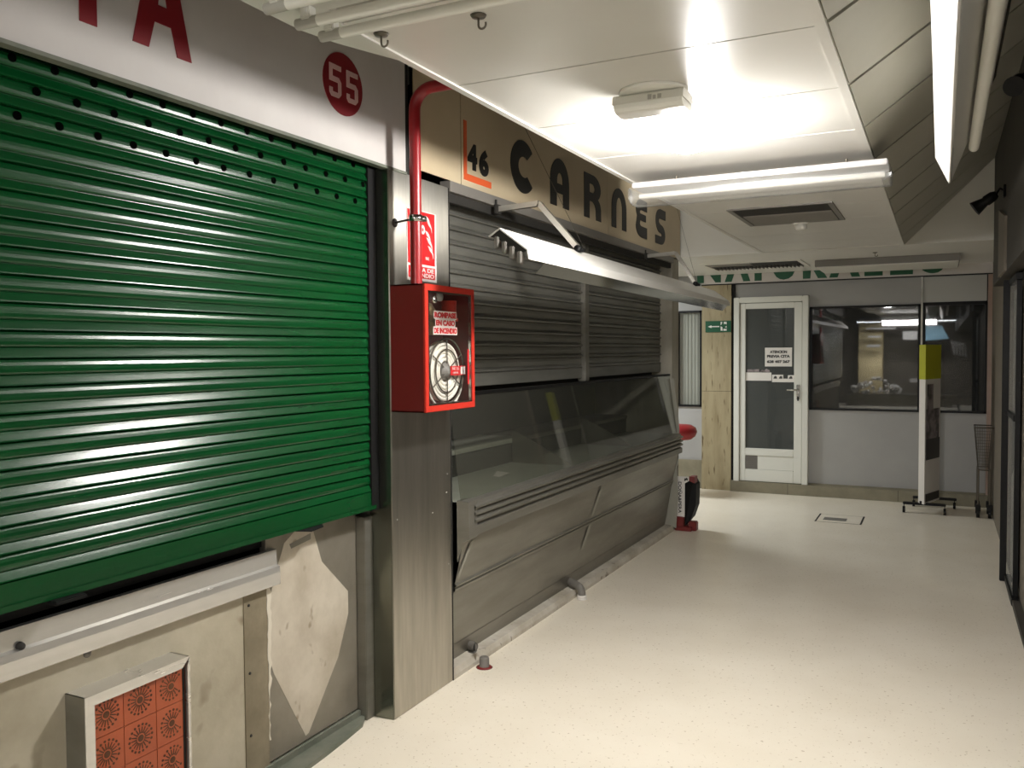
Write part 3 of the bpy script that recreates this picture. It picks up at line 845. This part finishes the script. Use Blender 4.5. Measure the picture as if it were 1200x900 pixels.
# ------------------------------------------------------------------ left: stall 46 CARNES
cs = thing('butcher_sign', 'cream fascia with number 46 and black lettering CARNES', 'sign', (XL, 5.6, 2.465))
b = MB()
for a, c in ((3.37, 3.80), (3.808, 5.93), (5.934, 7.88)):
    b.box(XL - .02, XL, a, c, 2.50, 3.3)
b.box(XL - .02, XL - .004, 3.37, 7.88, 2.5, 3.3, 1)
b.build('board', ['fascia_cream', 'gap_dark'], cs)
MB().box(XL - .05, XL + .008, 3.68, 7.64, 2.445, 2.497).box(XL - .05, XL - .02, 3.68, 7.64, 2.40, 2.445, 1).build('bottom_rail', ['plastic_grey', 'gap_dark'], cs)
LH = .303
def letter(loops, y0, zb=2.57):
    MB().add(*flat(FR_LEFT(XL, y0, zb), loops, .003)).build('letter', 'letter_black', cs)
# C
letter([arc(.165, LH / 2, .165, LH / 2, 42, 318, 30) + arc(.175, LH / 2, .075, .06, 305, 55, 20)[::1]], 4.36)
# A with rounded top
letter([[(0, 0), (.1, 0), (.1, .085), (.2, .085), (.2, 0), (.3, 0), (.3, .15)] + arc(.15, .15, .15, LH - .15, 0, 180, 20)[1:] , [(.105, .145), (.195, .145)] + arc(.15, .165, .045, .05, 0, 180, 10)], 4.91)
# R
letter([[(0, 0), (.1, 0), (.1, .12)] + arc(.14, .06, .08, .06, 90, 0, 8) + [(.225, 0), (.325, 0), (.32, .08)] + arc(.225, .09, .09, .06, 10, 60, 5) + arc(.17, .215, .145, .088, -50, 90, 14) + [(0, LH)],
        [(.1, .18), (.15, .18)] + arc(.155, .21, .045, .03, -90, 90, 8) + [(.1, .24)]], 5.475)
# N as an arch
letter([[(0, 0), (.1, 0), (.1, .15)] + arc(.165, .15, .065, .085, 180, 0, 12) + [(.23, 0), (.33, 0), (.33, .15)] + arc(.165, .15, .165, LH - .15, 0, 180, 20)], 6.02)
# E rounded
letter([arc(.15, .085, .15, .085, 180, 270, 8) + [(.29, 0), (.29, .09), (.17, .09)] + arc(.15, .11, .05, .02, 270, 180, 5) + [(.11, .135), (.26, .135), (.26, .19), (.11, .19)] + arc(.15, .2, .05, .02, 180, 90, 5) + [(.29, .22), (.29, LH)] + arc(.13, .22, .13, .083, 90, 200, 8) + [(.03, .165)]], 6.58)
# S
letter([[(0, 0), (.16, 0)] + arc(.16, .085, .13, .085, -90, 90, 10) + [(.13, .175)] + arc(.13, .2, .03, .022, 270, 90, 6) + [(.30, .222), (.30, LH), (.13, LH)] + arc(.13, .2, .12, .1, 90, 270, 10) + [(.16, .1)] + arc(.16, .085, .03, .015, 90, -90, 4) + [(0, .07)]], 7.1)
MB().add(*flat(FR_LEFT(XL, 3.83, 2.53), [[(0, 0), (.295, 0), (.295, .034), (.03, .034), (.03, .3), (0, .3)]])).build('corner_mark', 'letter_orange', cs)
b = MB().add(*text(FR_LEFT(XL, 3.92, 2.66), '4', .1, .135, t=.003, bold=.006)).add(*text(FR_LEFT(XL, 4.045, 2.652), '6', .105, .14, t=.003, bold=.006))
b.build('number', 'letter_black', cs)

# grey shutters and mullion
XG = -2.30
def grey(y0, y1, lab):
    g = thing('roller_shutter', lab, 'roller shutter', (XG, (y0 + y1) / 2, 1.46), 'grey roller shutters over the butcher counter')
    b = MB()
    P2 = .0755
    k = 0
    while True:
        zt = 1.535 + P2 * (k + 1)
        if zt > 2.5: break
        b.strip([(XG + x, zt - P2 * t) for x, t in [(-.008, .0), (-.004, .05), (.001, .3), (-.001, .6), (-.008, .66), (-.008, .7), (.010, .84), (.012, .9), (.008, .96), (-.010, .985), (-.008, 1)]], y0, y1)
        k += 1
    b.build('curtain', 'shutter_grey', g)
    MB().bbox(XG - .01, XG + .006, y0, y1, 1.462, 1.535, .003).build('bottom_rail', 'shutter_grey', g)
    return g
grey(3.70, 5.715, 'dark grey slatted shutter above the glass counter, near one beside the hose cabinet')
grey(5.80, 7.64, 'dark grey slatted shutter above the glass counter, far one by the passage')
mu = MB().bbox(XG - .03, XG + .03, 5.72, 5.795, 1.44, 2.42, .004)
tag(mu.build('shutter_mullion', 'steel_dark'), 'upright steel mullion between the two dark grey shutters', 'mullion')
struct(box(XG - .12, XG - .08, 3.69, 7.64, 1.42, 3.0).build('wall_counterback', 'black_paint'))

# refrigerated glass counter
gc = thing('display_counter', 'long dark steel butcher counter with sloping glass front', 'counter', (XL, 5.65, 0))
Ya, Yb = 3.70, 7.62
b = MB()
b.strip([(-2.115, .755), (-2.18, .475)], Ya, Yb)
b.strip([(-2.186, .445), (-2.235, .14), (-2.255, .05)], Ya, Yb)
b.strip([(-2.235, .14), (-2.232, .145)], Ya, Yb)
b.build('front_panel', 'steel_dark', gc)
MB().strip([(-2.185, .488), (-2.168, .478), (-2.172, .468), (-2.185, .464), (-2.175, .456), (-2.179, .444), (-2.195, .44)], Ya, Yb).build('mid_rail', 'steel_dark', gc)
b = MB()
pr_ = [(-2.14, .905), (-2.105, .9)]
for k in range(3):
    z = .885 - k * .034
    pr_ += [(-2.098, z), (-2.082, z - .006), (-2.080, z - .016), (-2.085, z - .022), (-2.105, z - .028)]
pr_ += [(-2.105, .78), (-2.088, .775), (-2.088, .73), (-2.12, .72), (-2.14, .755)]
b.strip(pr_, Ya + .05, Yb)
b.prism([(x, Yb, z) for x, z in pr_], (0, .002, 0))
b.build('bumper_rail', 'steel_dark', gc)
MB().prism([(x + .003, Ya - .01, z) for x, z in [(-2.14, .91), (-2.095, .905), (-2.09, .72), (-2.13, .70), (-2.16, .60), (-2.16, .91)]], (0, .09, 0)).build('end_cover', 'steel_dark', gc)
g1 = MB()
gt, gb = (-2.205, 1.44), (-2.135, .908)
g1.prism([(gt[0], Ya, gt[1]), (gb[0], Ya, gb[1]), (gb[0] - .006, Ya, gb[1]), (gt[0] - .006, Ya, gt[1])], (0, Yb - Ya - .01, 0))
g1.build('glass_front', 'glass_counter', gc)
MB().box(-2.25, -2.2, Ya, Yb, 1.425, 1.442).build('glass_rail', 'frame_black', gc)
b = MB()
b.add([(-2.14, Ya, .90), (-2.14, Yb, .90), (-2.62, Yb, .90), (-2.62, Ya, .90)], [(0, 1, 2, 3)])
b.build('display_base', 'counter_base', gc)
b = MB()
b.box(-2.95, -2.93, Ya, Yb, .8, 1.46).box(-2.95, -2.62, Ya, Yb, .86, .895).box(-2.63, -2.62, Ya, Yb, .895, 1.03, 0)
b.box(-2.95, -2.21, Ya - .012, Ya, .5, 1.46)
b.build('interior_back', 'counter_inside', gc)
MB().bbox(-2.95, -2.6, Ya + .01, 5.35, 1.035, 1.065, .003).build('shelf', 'counter_base', gc)
MB().bbox(-2.95, -2.6, 5.38, Yb - .02, 1.03, 1.06, .003).build('shelf', 'steel_dark', gc)
for y, m_ in ((5.2, 'steel'), (6.45, 'steel_dark')):
    MB().prism([(-2.6, y, 1.115), (-2.57, y, 1.115), (-2.16, y, .902), (-2.6, y, .902)], (0, .012, 0)).build('divider', m_, gc)
MB().box(-2.9, -2.27, Ya, Yb, .056, .85).build('carcass', 'counter_inside', gc)
# peeling tape
b = MB()
b.add(*flat(Matrix(((.2, 0, .98, -2.122), (.98, 0, -.2, 0), (0, 1, 0, 0), (0, 0, 0, 1))), [[(0, 0), (.001, 0), (.001, .001)]], .0005))
MB().add([(-2.122 + .002, 5.62, .70), (-2.122 + .002, 5.67, .70), (-2.172, 5.61, .50), (-2.172, 5.56, .50)], [(0, 1, 2, 3)]).add([(-2.178, 5.55, .452), (-2.178, 5.60, .452), (-2.207, 5.52, .28), (-2.207, 5.46, .28)], [(0, 1, 2, 3)]).build('tape', 'tape_grey', gc, 'pale strip of tape on the front panel')
MB().add([(-2.125, Ya + .07, .69), (-2.125, Ya + .11, .69), (-2.155, Ya + .04, .56), (-2.163, Ya + .01, .5), (-2.16, Ya - .0, .53)], [(0, 1, 2, 3, 4)]).build('tape_end', 'tape_grey', gc)
litter = thing('paper_scrap', 'scrap of white paper lying on the near end of the counter display base', 'paper scrap', (-2.4, 4.55, .901))
MB().add([(-2.36, 4.55, .902), (-2.33, 4.62, .92), (-2.37, 4.68, .903), (-2.42, 4.63, .925), (-2.41, 4.56, .904)], [(0, 1, 3, 4), (1, 2, 3)]).build('paper', 'sign_white', litter)

# end pier of the stall
pr2 = thing('stall_pier', 'patched plaster pier with loose tape at the far end of the butcher stall', 'pier', (-2.2, 7.75, 0))
MB().box(-2.7, -2.19, 7.645, 7.86, 0, 2.495).build('plaster', 'pier_plaster', pr2)
tp_ = [(-2.23, .06), (-2.15, .03), (-2.13, .35), (-2.145, .6), (-2.13, .62), (-2.12, .95), (-2.17, 1.4), (-2.19, 1.4), (-2.2, .5), (-2.25, .4)]
MB().prism([(x, 7.640, z) for x, z in tp_], (0, .004, 0)).build('hanging_tape', 'tape_grey', pr2)
struct(box(-6.5, -2.7, 7.7, 7.86, 0, 3.42).box(-2.7, -2.205, 7.645, 7.86, 2.46, 3.42).build('wall_stallend', 'pier_plaster'))

# kerbs
kb = MB()
ks = [3.68, 5.15, 6.6, 7.1, 7.66]
for a, c in zip(ks, ks[1:]):
    kb.prism([(-2.27, a + .002, 0), (-2.178, a + .002, 0), (-2.178, a + .002, .022), (-2.19, a + .002, .05), (-2.27, a + .002, .055)], (0, c - a - .004, 0))
struct(kb.build('trim_5', 'kerb_stone'))
kp = [(XP - .02, -3), (-2.235, -3), (-2.225, 2.6), (-2.235, 2.75), (-2.25, 2.9), (-2.268, 3.04), (-2.30, 3.1), (XP - .02, 3.1)]
struct(MB().prism([(x, y, 0) for x, y in kp], (0, 0, .02)).box(XP, XP + .015, -3, 3.098, .02, .045).build('trim_6', 'kerb_green'))
struct(MB().prism([(.43, -8, 0), (.47, -8, 0), (.47, 7, 0), (.42, 7, 0), (.44, 6.6, 0), (.425, 6.3, 0)], (0, 0, .04)).build('trim_7', 'wall_dark'))

# drain pipe ends on the kerb
e = thing('drain_elbow', 'grey plastic drain elbow lying over the kerb midway along the counter', 'pipe', (-2.19, 5.3, .06))
pts = [(-2.238, 5.34, .088), (-2.215, 5.327, .088), (-2.165, 5.295, .082)] + [(-2.165 + .04 * math.sin(a), 5.295 - .022 * math.sin(a), .042 + .04 * math.cos(a)) for a in [.5, 1.0, 1.57]] + [(-2.125, 5.273, .0)]
MB().tube(pts, .026, 16).build('elbow', 'pvc_grey', e)
MB().lathe([(.03, .012), (.031, .03), (.027, .03)], (-2.125, 5.273, 0)).lathe([(.033, 0), (.033, .012), (0, .012)], (-2.125, 5.273, 0)).build('collar', 'sign_white', e)
e2 = thing('drain_stub', 'short open grey drain pipe on the kerb next to the steel pillar', 'pipe', (-2.22, 3.95, .06))
MB().tube([(-2.24, 3.962, .082), (-2.205, 3.945, .082)], .024, 16, caps=False).tube([(-2.205, 3.945, .082), (-2.24, 3.962, .082)], .02, 16).build('pipe', 'pvc_grey', e2)
MB().lathe([(.0, 0), (.019, 0), (.019, .001), (0, .001)], (-2.204, 3.945, .082), 'x', 14).build('opening', 'gap_dark', e2)
MB().bbox(-2.24, -2.2, 3.93, 3.97, .052, .06, .003).build('bracket', 'plastic_grey', e2)
e3 = thing('drain_pipe', 'small grey capped pipe end standing on the floor before the kerb', 'pipe', (-2.13, 3.9, 0))
MB().lathe([(.0, .058), (.022, .055), (.026, .048), (.026, .008), (.034, .0), (0, 0)], (-2.125, 3.905, 0), n=18).build('cap', 'pvc_grey', e3)
MB().lathe([(.0, .007), (.036, .006), (.044, 0), (.0, 0)], (-2.125, 3.905, 0), n=18).build('rust_ring', 'maroon_plastic', e3)

# lamp on brackets over the counter
la = thing('canopy_lamp', 'long white trough lamp on two bent arms over the butcher counter', 'lamp', (-1.69, 5.4, 2.18))
def lx(y): return (3.27 - y) * .137 / 4.31 * .75
sec = [(-1.744, 2.148), (-1.69, 2.18), (-1.557, 2.082), (-1.55, 2.04)]
th = .004
inner = [(-1.738, 2.143), (-1.69, 2.173), (-1.562, 2.078), (-1.555, 2.04)]
vs = []; fs = []
loop = sec + inner[::-1]
n_ = len(loop)
for y in (3.27, 7.58):
    vs += [(x + lx(y), y, z) for x, z in loop]
fs = [(i, (i + 1) % n_, n_ + (i + 1) % n_, n_ + i) for i in range(n_)]
fs += [(0, 1, 6, 7), (1, 2, 5, 6), (2, 3, 4, 5), (8, 9, 14, 15), (9, 10, 13, 14), (10, 11, 12, 13)]
MB().add(vs, fs).build('shade', 'lampshade_white', la)
MB().prism([(x, 3.275, z) for x, z in [(-1.74, 2.145), (-1.69, 2.172), (-1.562, 2.078), (-1.60, 2.066), (-1.70, 2.135)]], (0, .012, 0)).build('end_plate', 'gap_dark', la)
MB().prism([(x + lx(7.57), 7.57, z) for x, z in [(-1.74, 2.145), (-1.69, 2.172), (-1.562, 2.078), (-1.556, 2.042)]], (0, .008, 0)).build('end_plate', 'plastic_grey', la)
for k in range(4):
    t = (k + .35) / 4
    x, z = -1.715 + t * .145, 2.152 - t * .092
    MB().bbox(x - .011, x + .011, 3.262, 3.30, z - .052, z + .0, .004).build('lampholder', 'plastic_grey', la)
    MB().tube([(x, 3.30, z - .03), (x + lx(7.5), 7.5, z - .03)], .0, 4) if False else None
MB().add([(x + lx(y), y, z) for y in (3.45, 7.5) for x, z in ((-1.552, 2.043), (-1.60, 1.995))], [(0, 1, 3, 2)]).build('louvre', 'mirror_dark', la)
# inner mirror strip
MB().add([(x + lx(y), y, z - .008) for y in (3.3, 7.56) for x, z in inner[1:3]], [(0, 1, 3, 2)]).build('reflector', 'mirror_dark', la)
b = MB()
for y in (4.17, 6.8):
    dx = lx(y)
    ex, jx = -1.915, -1.675 + dx
    a_ = MB()
    w = .014
    for p, q in (((XL + .01, 2.425), (ex, 2.437)), ((ex, 2.437), (jx, 2.19))):
        v = Vector((q[0] - p[0], 0, q[1] - p[1])).normalized(); nrm = Vector((-v.z, 0, v.x)) * .014
        P_, Q_ = Vector((p[0], y - w, p[1])), Vector((q[0], y - w, q[1]))
        a_.prism([P_ - nrm, Q_ - nrm, Q_ + nrm, P_ + nrm], (0, 2 * w, 0))
    ao = a_.build('arm', 'steel', la)
    MB().lathe([(.0, -.02), (.018, -.02), (.018, .02), (0, .02)], (jx + .005, y, 2.185), 'y', 14).bbox(jx - .01, jx + .04, y - .012, y + .012, 2.165, 2.185, .003).build('joint', 'frame_black', ao)
    MB().bbox(XL + .009, XL + .03, y - .03, y + .03, 2.40, 2.45, .004).tube([(XL + .018, y - .02, 2.45), (XL + .018, y - .02, 2.475)], .006, 8).build('bracket', 'gap_dark', ao)
for p, q, lab in (((XL + .02, 4.5, 2.95), (-1.69, 4.25, 2.19), 'thin wire staying the near arm of the canopy lamp'), ((XL + .02, 7.7, 2.95), (-1.76, 6.86, 2.19), 'thin wire staying the far arm of the canopy lamp')):
    w_ = MB().tube([p, q], .0013, 6).build('stay_wire', 'wire_metal')
    tag(w_, lab, 'wire', 'stay wires of the canopy lamp')

# small red and black advertising stand
ad = thing('advert_stand', 'small red advert stand with white lettered side panel at the end of the counter', 'stand', (-2.08, 7.72, 0))
MB().prism([(x, 7.70, z) for x, z in [(-2.17, .128), (-2.088, .128), (-2.085, .44), (-2.05, .46), (-2.05, .5), (-2.165, .5)]], (0, .012, 0)).build('side_panel', 'sign_white', ad)
rot = Matrix(((0, 1, 0, -2.128), (0, 0, -1, 7.70), (-1, 0, 0, .305), (0, 0, 0, 1)))
b = MB().add(*text(rot, 'DOÑA&PERA', .29, .036, t=.001, bold=.002))
b.add(*flat(FR_BACK(-2.075, 7.70, .475), [[(-.018, -.012), (-.004, -.016), (.0, -.004), (.016, -.012), (.018, .008), (.006, .018), (-.002, .008), (-.012, .012)]], .001))
b.build('lettering', 'letter_black', ad)
MB().prism([(-2.085, 7.70, .05), (-2.03, 7.72, .12), (-2.0, 7.76, .23), (-2.0, 7.78, .42), (-2.03, 7.78, .47), (-2.085, 7.70, .445)], (0, .14, 0)).build('front_pocket', 'black_paint', ad)
MB().bbox(-2.175, -2.095, 7.692, 7.85, 0.01, .13, .006).bbox(-2.175, -2.02, 7.68, 7.86, 0, .04, .006).bbox(-2.06, -1.985, 7.72, 7.8, .0, .085, .008).prism([(-2.05, 7.715, .46), (-2.0, 7.72, .44), (-2.0, 7.72, .50), (-2.05, 7.715, .5)], (0, .1, 0)).build('base', 'maroon_plastic', ad)

# red stool behind the pier
st = thing('red_stool', 'round red padded stool half hidden in the passage left of the pilaster', 'stool', (-2.7, 9.6, 0))
MB().lathe([(.0, .64), (.17, .645), (.215, .68), (.235, .73), (.22, .775), (.17, .805), (.0, .815)], (-2.70, 9.6, 0), n=32).build('seat', 'red_vinyl', st)
MB().tube([(-2.75, 9.6, .02), (-2.75, 9.6, .65)], .03, 14).lathe([(.0, .035), (.1, .03), (.12, 0), (0, 0)], (-2.75, 9.6, 0)).build('pedestal', 'gap_dark', st)

# floor hatch
fh = thing('floor_hatch', 'flush floor hatch with dark slots in front of the far shop', 'hatch', (-.86, 8.86, 0))
b = MB().box(-1.06, -.665, 8.66, 9.07, .0005, .002)
b.build('cover', 'floor_terrazzo', fh)
MB().box(-1.075, -1.06, 8.655, 9.08, .0005, .003).box(-.67, -.655, 8.655, 9.08, .0005, .003).build('side_slot', 'gap_dark', fh)
MB().box(-1.06, -.67, 9.068, 9.074, .0005, .0025).box(-1.06, -.67, 8.656, 8.661, .0005, .0025).build('joint', 'base_stone', fh)
MB().box(-1.01, -.80, 8.76, 8.90, .002, .004).build('label_plate', 'plastic_grey', fh)

# banner stand on castors
bs = thing('banner_stand', 'narrow white banner stand with yellow-green top on a black wheeled base', 'banner', (-.12, 9.62, 0))
MB().prism([(-.19, 9.50, .1), (-.135, 9.46, .1), (.0, 9.86, .1), (-.055, 9.90, .1)], (0, 0, 1.25)).build('board', 'sign_white', bs)
MB().prism([(-.193, 9.498, 1.35), (-.135, 9.455, 1.35), (.002, 9.86, 1.35), (-.055, 9.902, 1.35)], (0, 0, .345)).build('top_box', 'yellow_green', bs)
def bf(u0, u1, z0, z1):
    p = Vector((-.1345, 9.459, 0)); q = Vector((.0005, 9.859, 0)); nn = Vector((.003, -.001, 0))
    a, c = p + (q - p) * u0, p + (q - p) * u1
    return [(v.x + nn.x, v.y + nn.y, z) for v, z in ((a, z0), (c, z0), (c, z1), (a, z1))]
b = MB()
for u0, u1, z0, z1 in ((.05, .9, .62, 1.05), (.1, .5, 1.05, 1.3)):
    b.add(bf(u0, u1, z0, z1), [(0, 1, 2, 3)])
b.build('picture', 'poster_grey', bs)
b = MB()
for u0, u1, z0, z1 in ((.05, .95, .54, .75), (.05, .95, .12, .2)):
    b.add([(x + .001, y, z) for x, y, z in bf(u0, u1, z0, z1)], [(0, 1, 2, 3)])
b.build('print', 'poster_dark', bs)
b = MB().bbox(-.33, .06, 9.49, 9.53, .085, .11, .004).bbox(-.25, .16, 9.9, 9.94, .085, .11, .004)
b.prism([(-.18, 9.51, .09), (-.14, 9.5, .09), (-.02, 9.92, .09), (-.06, 9.93, .09)], (0, 0, .02)).tube([(-.155, 9.5, .1), (-.155, 9.5, .13)], .025, 12)
b.build('base_bar', 'frame_black', bs)
for x, y in ((-.32, 9.51), (.05, 9.51), (-.24, 9.92), (.14, 9.92)):
    c = MB().tube([(x - .012, y, .032), (x + .012, y, .032)], .032, 16).box(x - .004, x + .004, y - .01, y + .01, .03, .09)
    c.build('castor', 'frame_black', bs)

# wire basket cart
wb = thing('wire_basket', 'wire mesh basket cart on castors by the far right corner', 'basket', (.44, 9.6, 0))
b = MB()
tx0, tx1, ty0_, ty1_, bz, tz = .305, .465, 9.45, 9.8, .47, .885
def ring(k):
    z = bz + (tz - bz) * k
    q = .035 * (1 - k)
    return [(tx0 + q, ty0_ + q, z), (tx1 - q, ty0_ + q, z), (tx1 - q, ty1_ - q, z), (tx0 + q, ty1_ - q, z), (tx0 + q, ty0_ + q, z)]
for k in (0, .14, .28, .42, .56, .7, .85):
    b.tube(ring(k), .0022, 6)
for i in range(11):
    t = i / 10
    A, T = ring(0), ring(1)
    for s0 in range(4):
        p = Vector(A[s0]).lerp(Vector(A[s0 + 1]), t); q = Vector(T[s0]).lerp(Vector(T[s0 + 1]), t)
        b.tube([p, q], .0018, 6)
b.build('mesh', 'wire_metal', wb)
MB().tube(ring(1), .006, 8).tube(ring(0), .005, 8).build('rim', 'wire_metal', wb)
for x in (.34, .44):
    for y in (9.5, 9.75):
        MB().tube([(x, y, .09), (x, y, .48)], .008, 8).build('leg', 'wire_metal', wb)
        MB().tube([(x - .014, y, .042), (x + .014, y, .042)], .042, 16).bbox(x - .022, x + .022, y - .03, y + .03, .06, .13, .006).build('castor', 'frame_black', wb)

# black framed glass case on the right
gcs = thing('glass_case', 'black framed glass case against the right wall', 'glass case', (.44, 6.6, 0))
MB().bbox(.388, .43, 6.955, 6.985, 0, 2.13, .004).bbox(.43, .46, 6.36, 6.385, 0, 2.12, .003).bbox(.42, .46, 6.3, 6.98, 2.09, 2.13, .003).bbox(.42, .46, 6.3, 6.98, .0, .05, .003).bbox(.42, .46, 6.37, 6.95, 1.18, 1.22, .003).build('frame', 'frame_black', gcs)
box(.432, .435, 6.37, 6.95, .05, 2.09).build('pane', 'glass_case', gcs)
MB().box(.452, .456, 6.38, 6.94, .08, 2.05).build('reflection_backing', 'sign_white', gcs)  # pale sheet added in place of the bright reflection in the glass
MB().add([(.451, 6.40, .95), (.451, 6.93, .75), (.451, 6.93, 1.15), (.451, 6.40, 1.15)], [(0, 1, 2, 3)]).box(.449, .4515, 6.62, 6.66, .1, .6).build('poster', 'poster_dark', gcs)
MB().box(.449, .4515, 6.40, 6.62, 1.3, 1.75).build('poster', 'exit_green', gcs)
# pale post over the case
cp = thing('wall_post', 'pale grey post on the right wall above the black framed glass case', 'post', (.36, 6.75, 2.15))
MB().prism([(.37, y, z) for y, z in ((6.35, 2.15), (6.95, 2.15), (6.95, 2.62), (6.35, 2.5))], (-.018, 0, 0)).build('post', 'wall_mid', cp)

# clip spotlights on the right
def spot(p, tip, lab):
    s_ = thing('spotlight', lab, 'spotlight', p, 'black clip spotlights on the right wall')
    P_, T_ = Vector(p), Vector(tip)
    v = (T_ - P_)
    MB().tube([P_, P_ + v * .15, P_ + v * .45, P_ + v * .5, P_ + v * .98], [.022, .034, .036, .03, .05], 18).build('shade', 'frame_black', s_)
    MB().tube([(.37, p[1] + .03, p[2] + .02), (p[0] + .02, p[1] + .03, p[2] + .04), P_], .008, 8).bbox(.355, .37, p[1], p[1] + .06, p[2] - .02, p[2] + .06, .003).build('bracket', 'frame_black', s_)
spot((.315, 6.5, 2.665), (.185, 6.5, 2.575), 'black clip spotlight on the right wall pointing down at the passage')
spot((.34, 5.0, 2.99), (.305, 4.9, 2.93), 'black clip spotlight at the top right edge of the picture')

# ------------------------------------------------------------------ the market behind the photographer (seen in the dark panes)
struct(box(-3.7, 2.5, -8.1, -8, 0, 3.42).build('wall_front', 'wall_mid'))
struct(box(-2.23, -1.56, -7.9, -7.5, 0, 2.53).build('trim_8', 'cream_wall'))
mk = thing('market_counter', 'market counter with shiny wrapped goods behind the photographer', 'counter', (-1.5, -7, 0))
MB().bbox(-2.5, .3, -7.3, -6.7, 0, .35, .01).build('body', 'steel_worn', mk)
b = MB()
for k in range(90):
    x, y = random.uniform(-2.4, -1.05), random.uniform(-7.2, -6.8)
    r_ = random.uniform(.03, .07)
    z = .36 + random.random() * max(.05, .5 - abs(x + 1.7) * .5)
    b.lathe([(.0, r_), (r_ * .8, r_ * .6), (r_, 0), (r_ * .7, -r_ * .6), (0, -r_)], (x, y, z), n=7, smooth=False)
o_ = b.build('wrapped_goods', 'sign_white', mk); o_['kind'] = 'stuff'
mb_ = MB()
for x0, x1, z0, z1 in ((-2.0, -1.2, 2.25, 2.3), (-1.95, -1.6, 2.0, 2.06), (-1.98, -1.62, 1.72, 1.8), (-1.0, -.62, 1.93, 2.18), (-.6, -.3, 1.5, 1.56), (-.8, -.6, .68, .8)):
    mb_.bbox(x0, x1, -7.3, -7.2, z0, z1, .005)
mb_.build('shelf_boards', 'sign_white', mk)
MB().prism([(-.44, -7.3, 2.32), (.02, -7.3, 2.32), (.2, -7.3, 1.95), (-.44, -7.3, 1.9)], (0, .05, 0)).build('canopy', 'canopy_blue', mk)
b = MB()
for k in range(5):
    x = .27 + k * .075
    b.tube([(x, -7.25, 1.9 - k * .02), (x + .03, -7.25, 1.62), (x + .05, -7.25, 1.85), (x + .07, -7.25, 1.5 - k * .02)], .014, 6)
b.build('hanging_bags', 'sign_white', mk)

# ------------------------------------------------------------------ lights
def area(name, loc, rot, sx, sy, power, col=(1, 1, 1)):
    l = bpy.data.lights.new(name, 'AREA')
    l.shape = 'RECTANGLE'; l.size = sx; l.size_y = sy; l.energy = power; l.color = col
    o = bpy.data.objects.new(name, l); COL.objects.link(o)
    o.location = loc; o.rotation_euler = rot
    return o
area('passage_light', (-3.9, 9.0, 2.5), (0, 0, 0), 1.2, .3, 60, (.93, .98, 1))
area('counter_fill', (-.9, -6.6, 2.45), (0, 0, 0), 2.6, .3, 130, (.95, .98, 1))  # unseen light added to brighten the counter and its reflection in the panes
area('rear_fill', (-.7, -2.6, 2.3), (math.radians(80), 0, 0), 1.2, .12, 30, (1, .98, .95))  # unseen fill added behind the camera to lift the ambient light
area('goods_fill', (-1.7, -6.95, 1.6), (0, 0, 0), .9, .15, 30, (1, 1, 1))  # added close above the goods so they show in the panes
area('side_fill', (1.3, .6, 1.7), (0, math.radians(90), 0), 1.0, 2.4, 9, (1, .98, .95))  # soft fill added out of view on the right to lighten shadows
area('void_fill', (-1.85, 6.3, 3.3), (math.radians(70), 0, 0), .5, .1, 4, (1, .98, .92))  # unseen light added above the ceiling to brighten bulkhead and fascia
w = bpy.data.worlds.new('World'); scn.world = w
w.use_nodes = True
w.node_tree.nodes['Background'].inputs['Color'].default_value = (.9, .95, 1, 1)
w.node_tree.nodes['Background'].inputs['Strength'].default_value = .05

# ------------------------------------------------------------------ camera
cd = bpy.data.cameras.new('camera')
cam = bpy.data.objects.new('camera', cd)
COL.objects.link(cam)
yw, pt, rl_ = math.radians(26.55), math.radians(-2.127), math.radians(-.396)
fwd = Vector((-math.sin(yw) * math.cos(pt), math.cos(yw) * math.cos(pt), math.sin(pt)))
rt = Vector((math.cos(yw), math.sin(yw), 0))
up = rt.cross(fwd)
rt2 = rt * math.cos(rl_) + up * math.sin(rl_)
up2 = -rt * math.sin(rl_) + up * math.cos(rl_)
M = Matrix((( rt2.x, up2.x, -fwd.x, 0), (rt2.y, up2.y, -fwd.y, 0), (rt2.z, up2.z, -fwd.z, H), (0, 0, 0, 1)))
cam.matrix_world = M
cd.sensor_width = 36
cd.lens = 1006 / 1200 * 36
cd.clip_start = .05
scn.camera = cam

scn.view_settings.view_transform = 'Standard'
scn.view_settings.look = 'None'
scn.view_settings.gamma = 1
scn.view_settings.use_curve_mapping = False
scn.view_settings.exposure = 0.45
scn.cycles.max_bounces = 10
scn.cycles.diffuse_bounces = 6
scn.cycles.transparent_max_bounces = 12
scn.cycles.use_denoising = True
scn.cycles.sample_clamp_indirect = 6
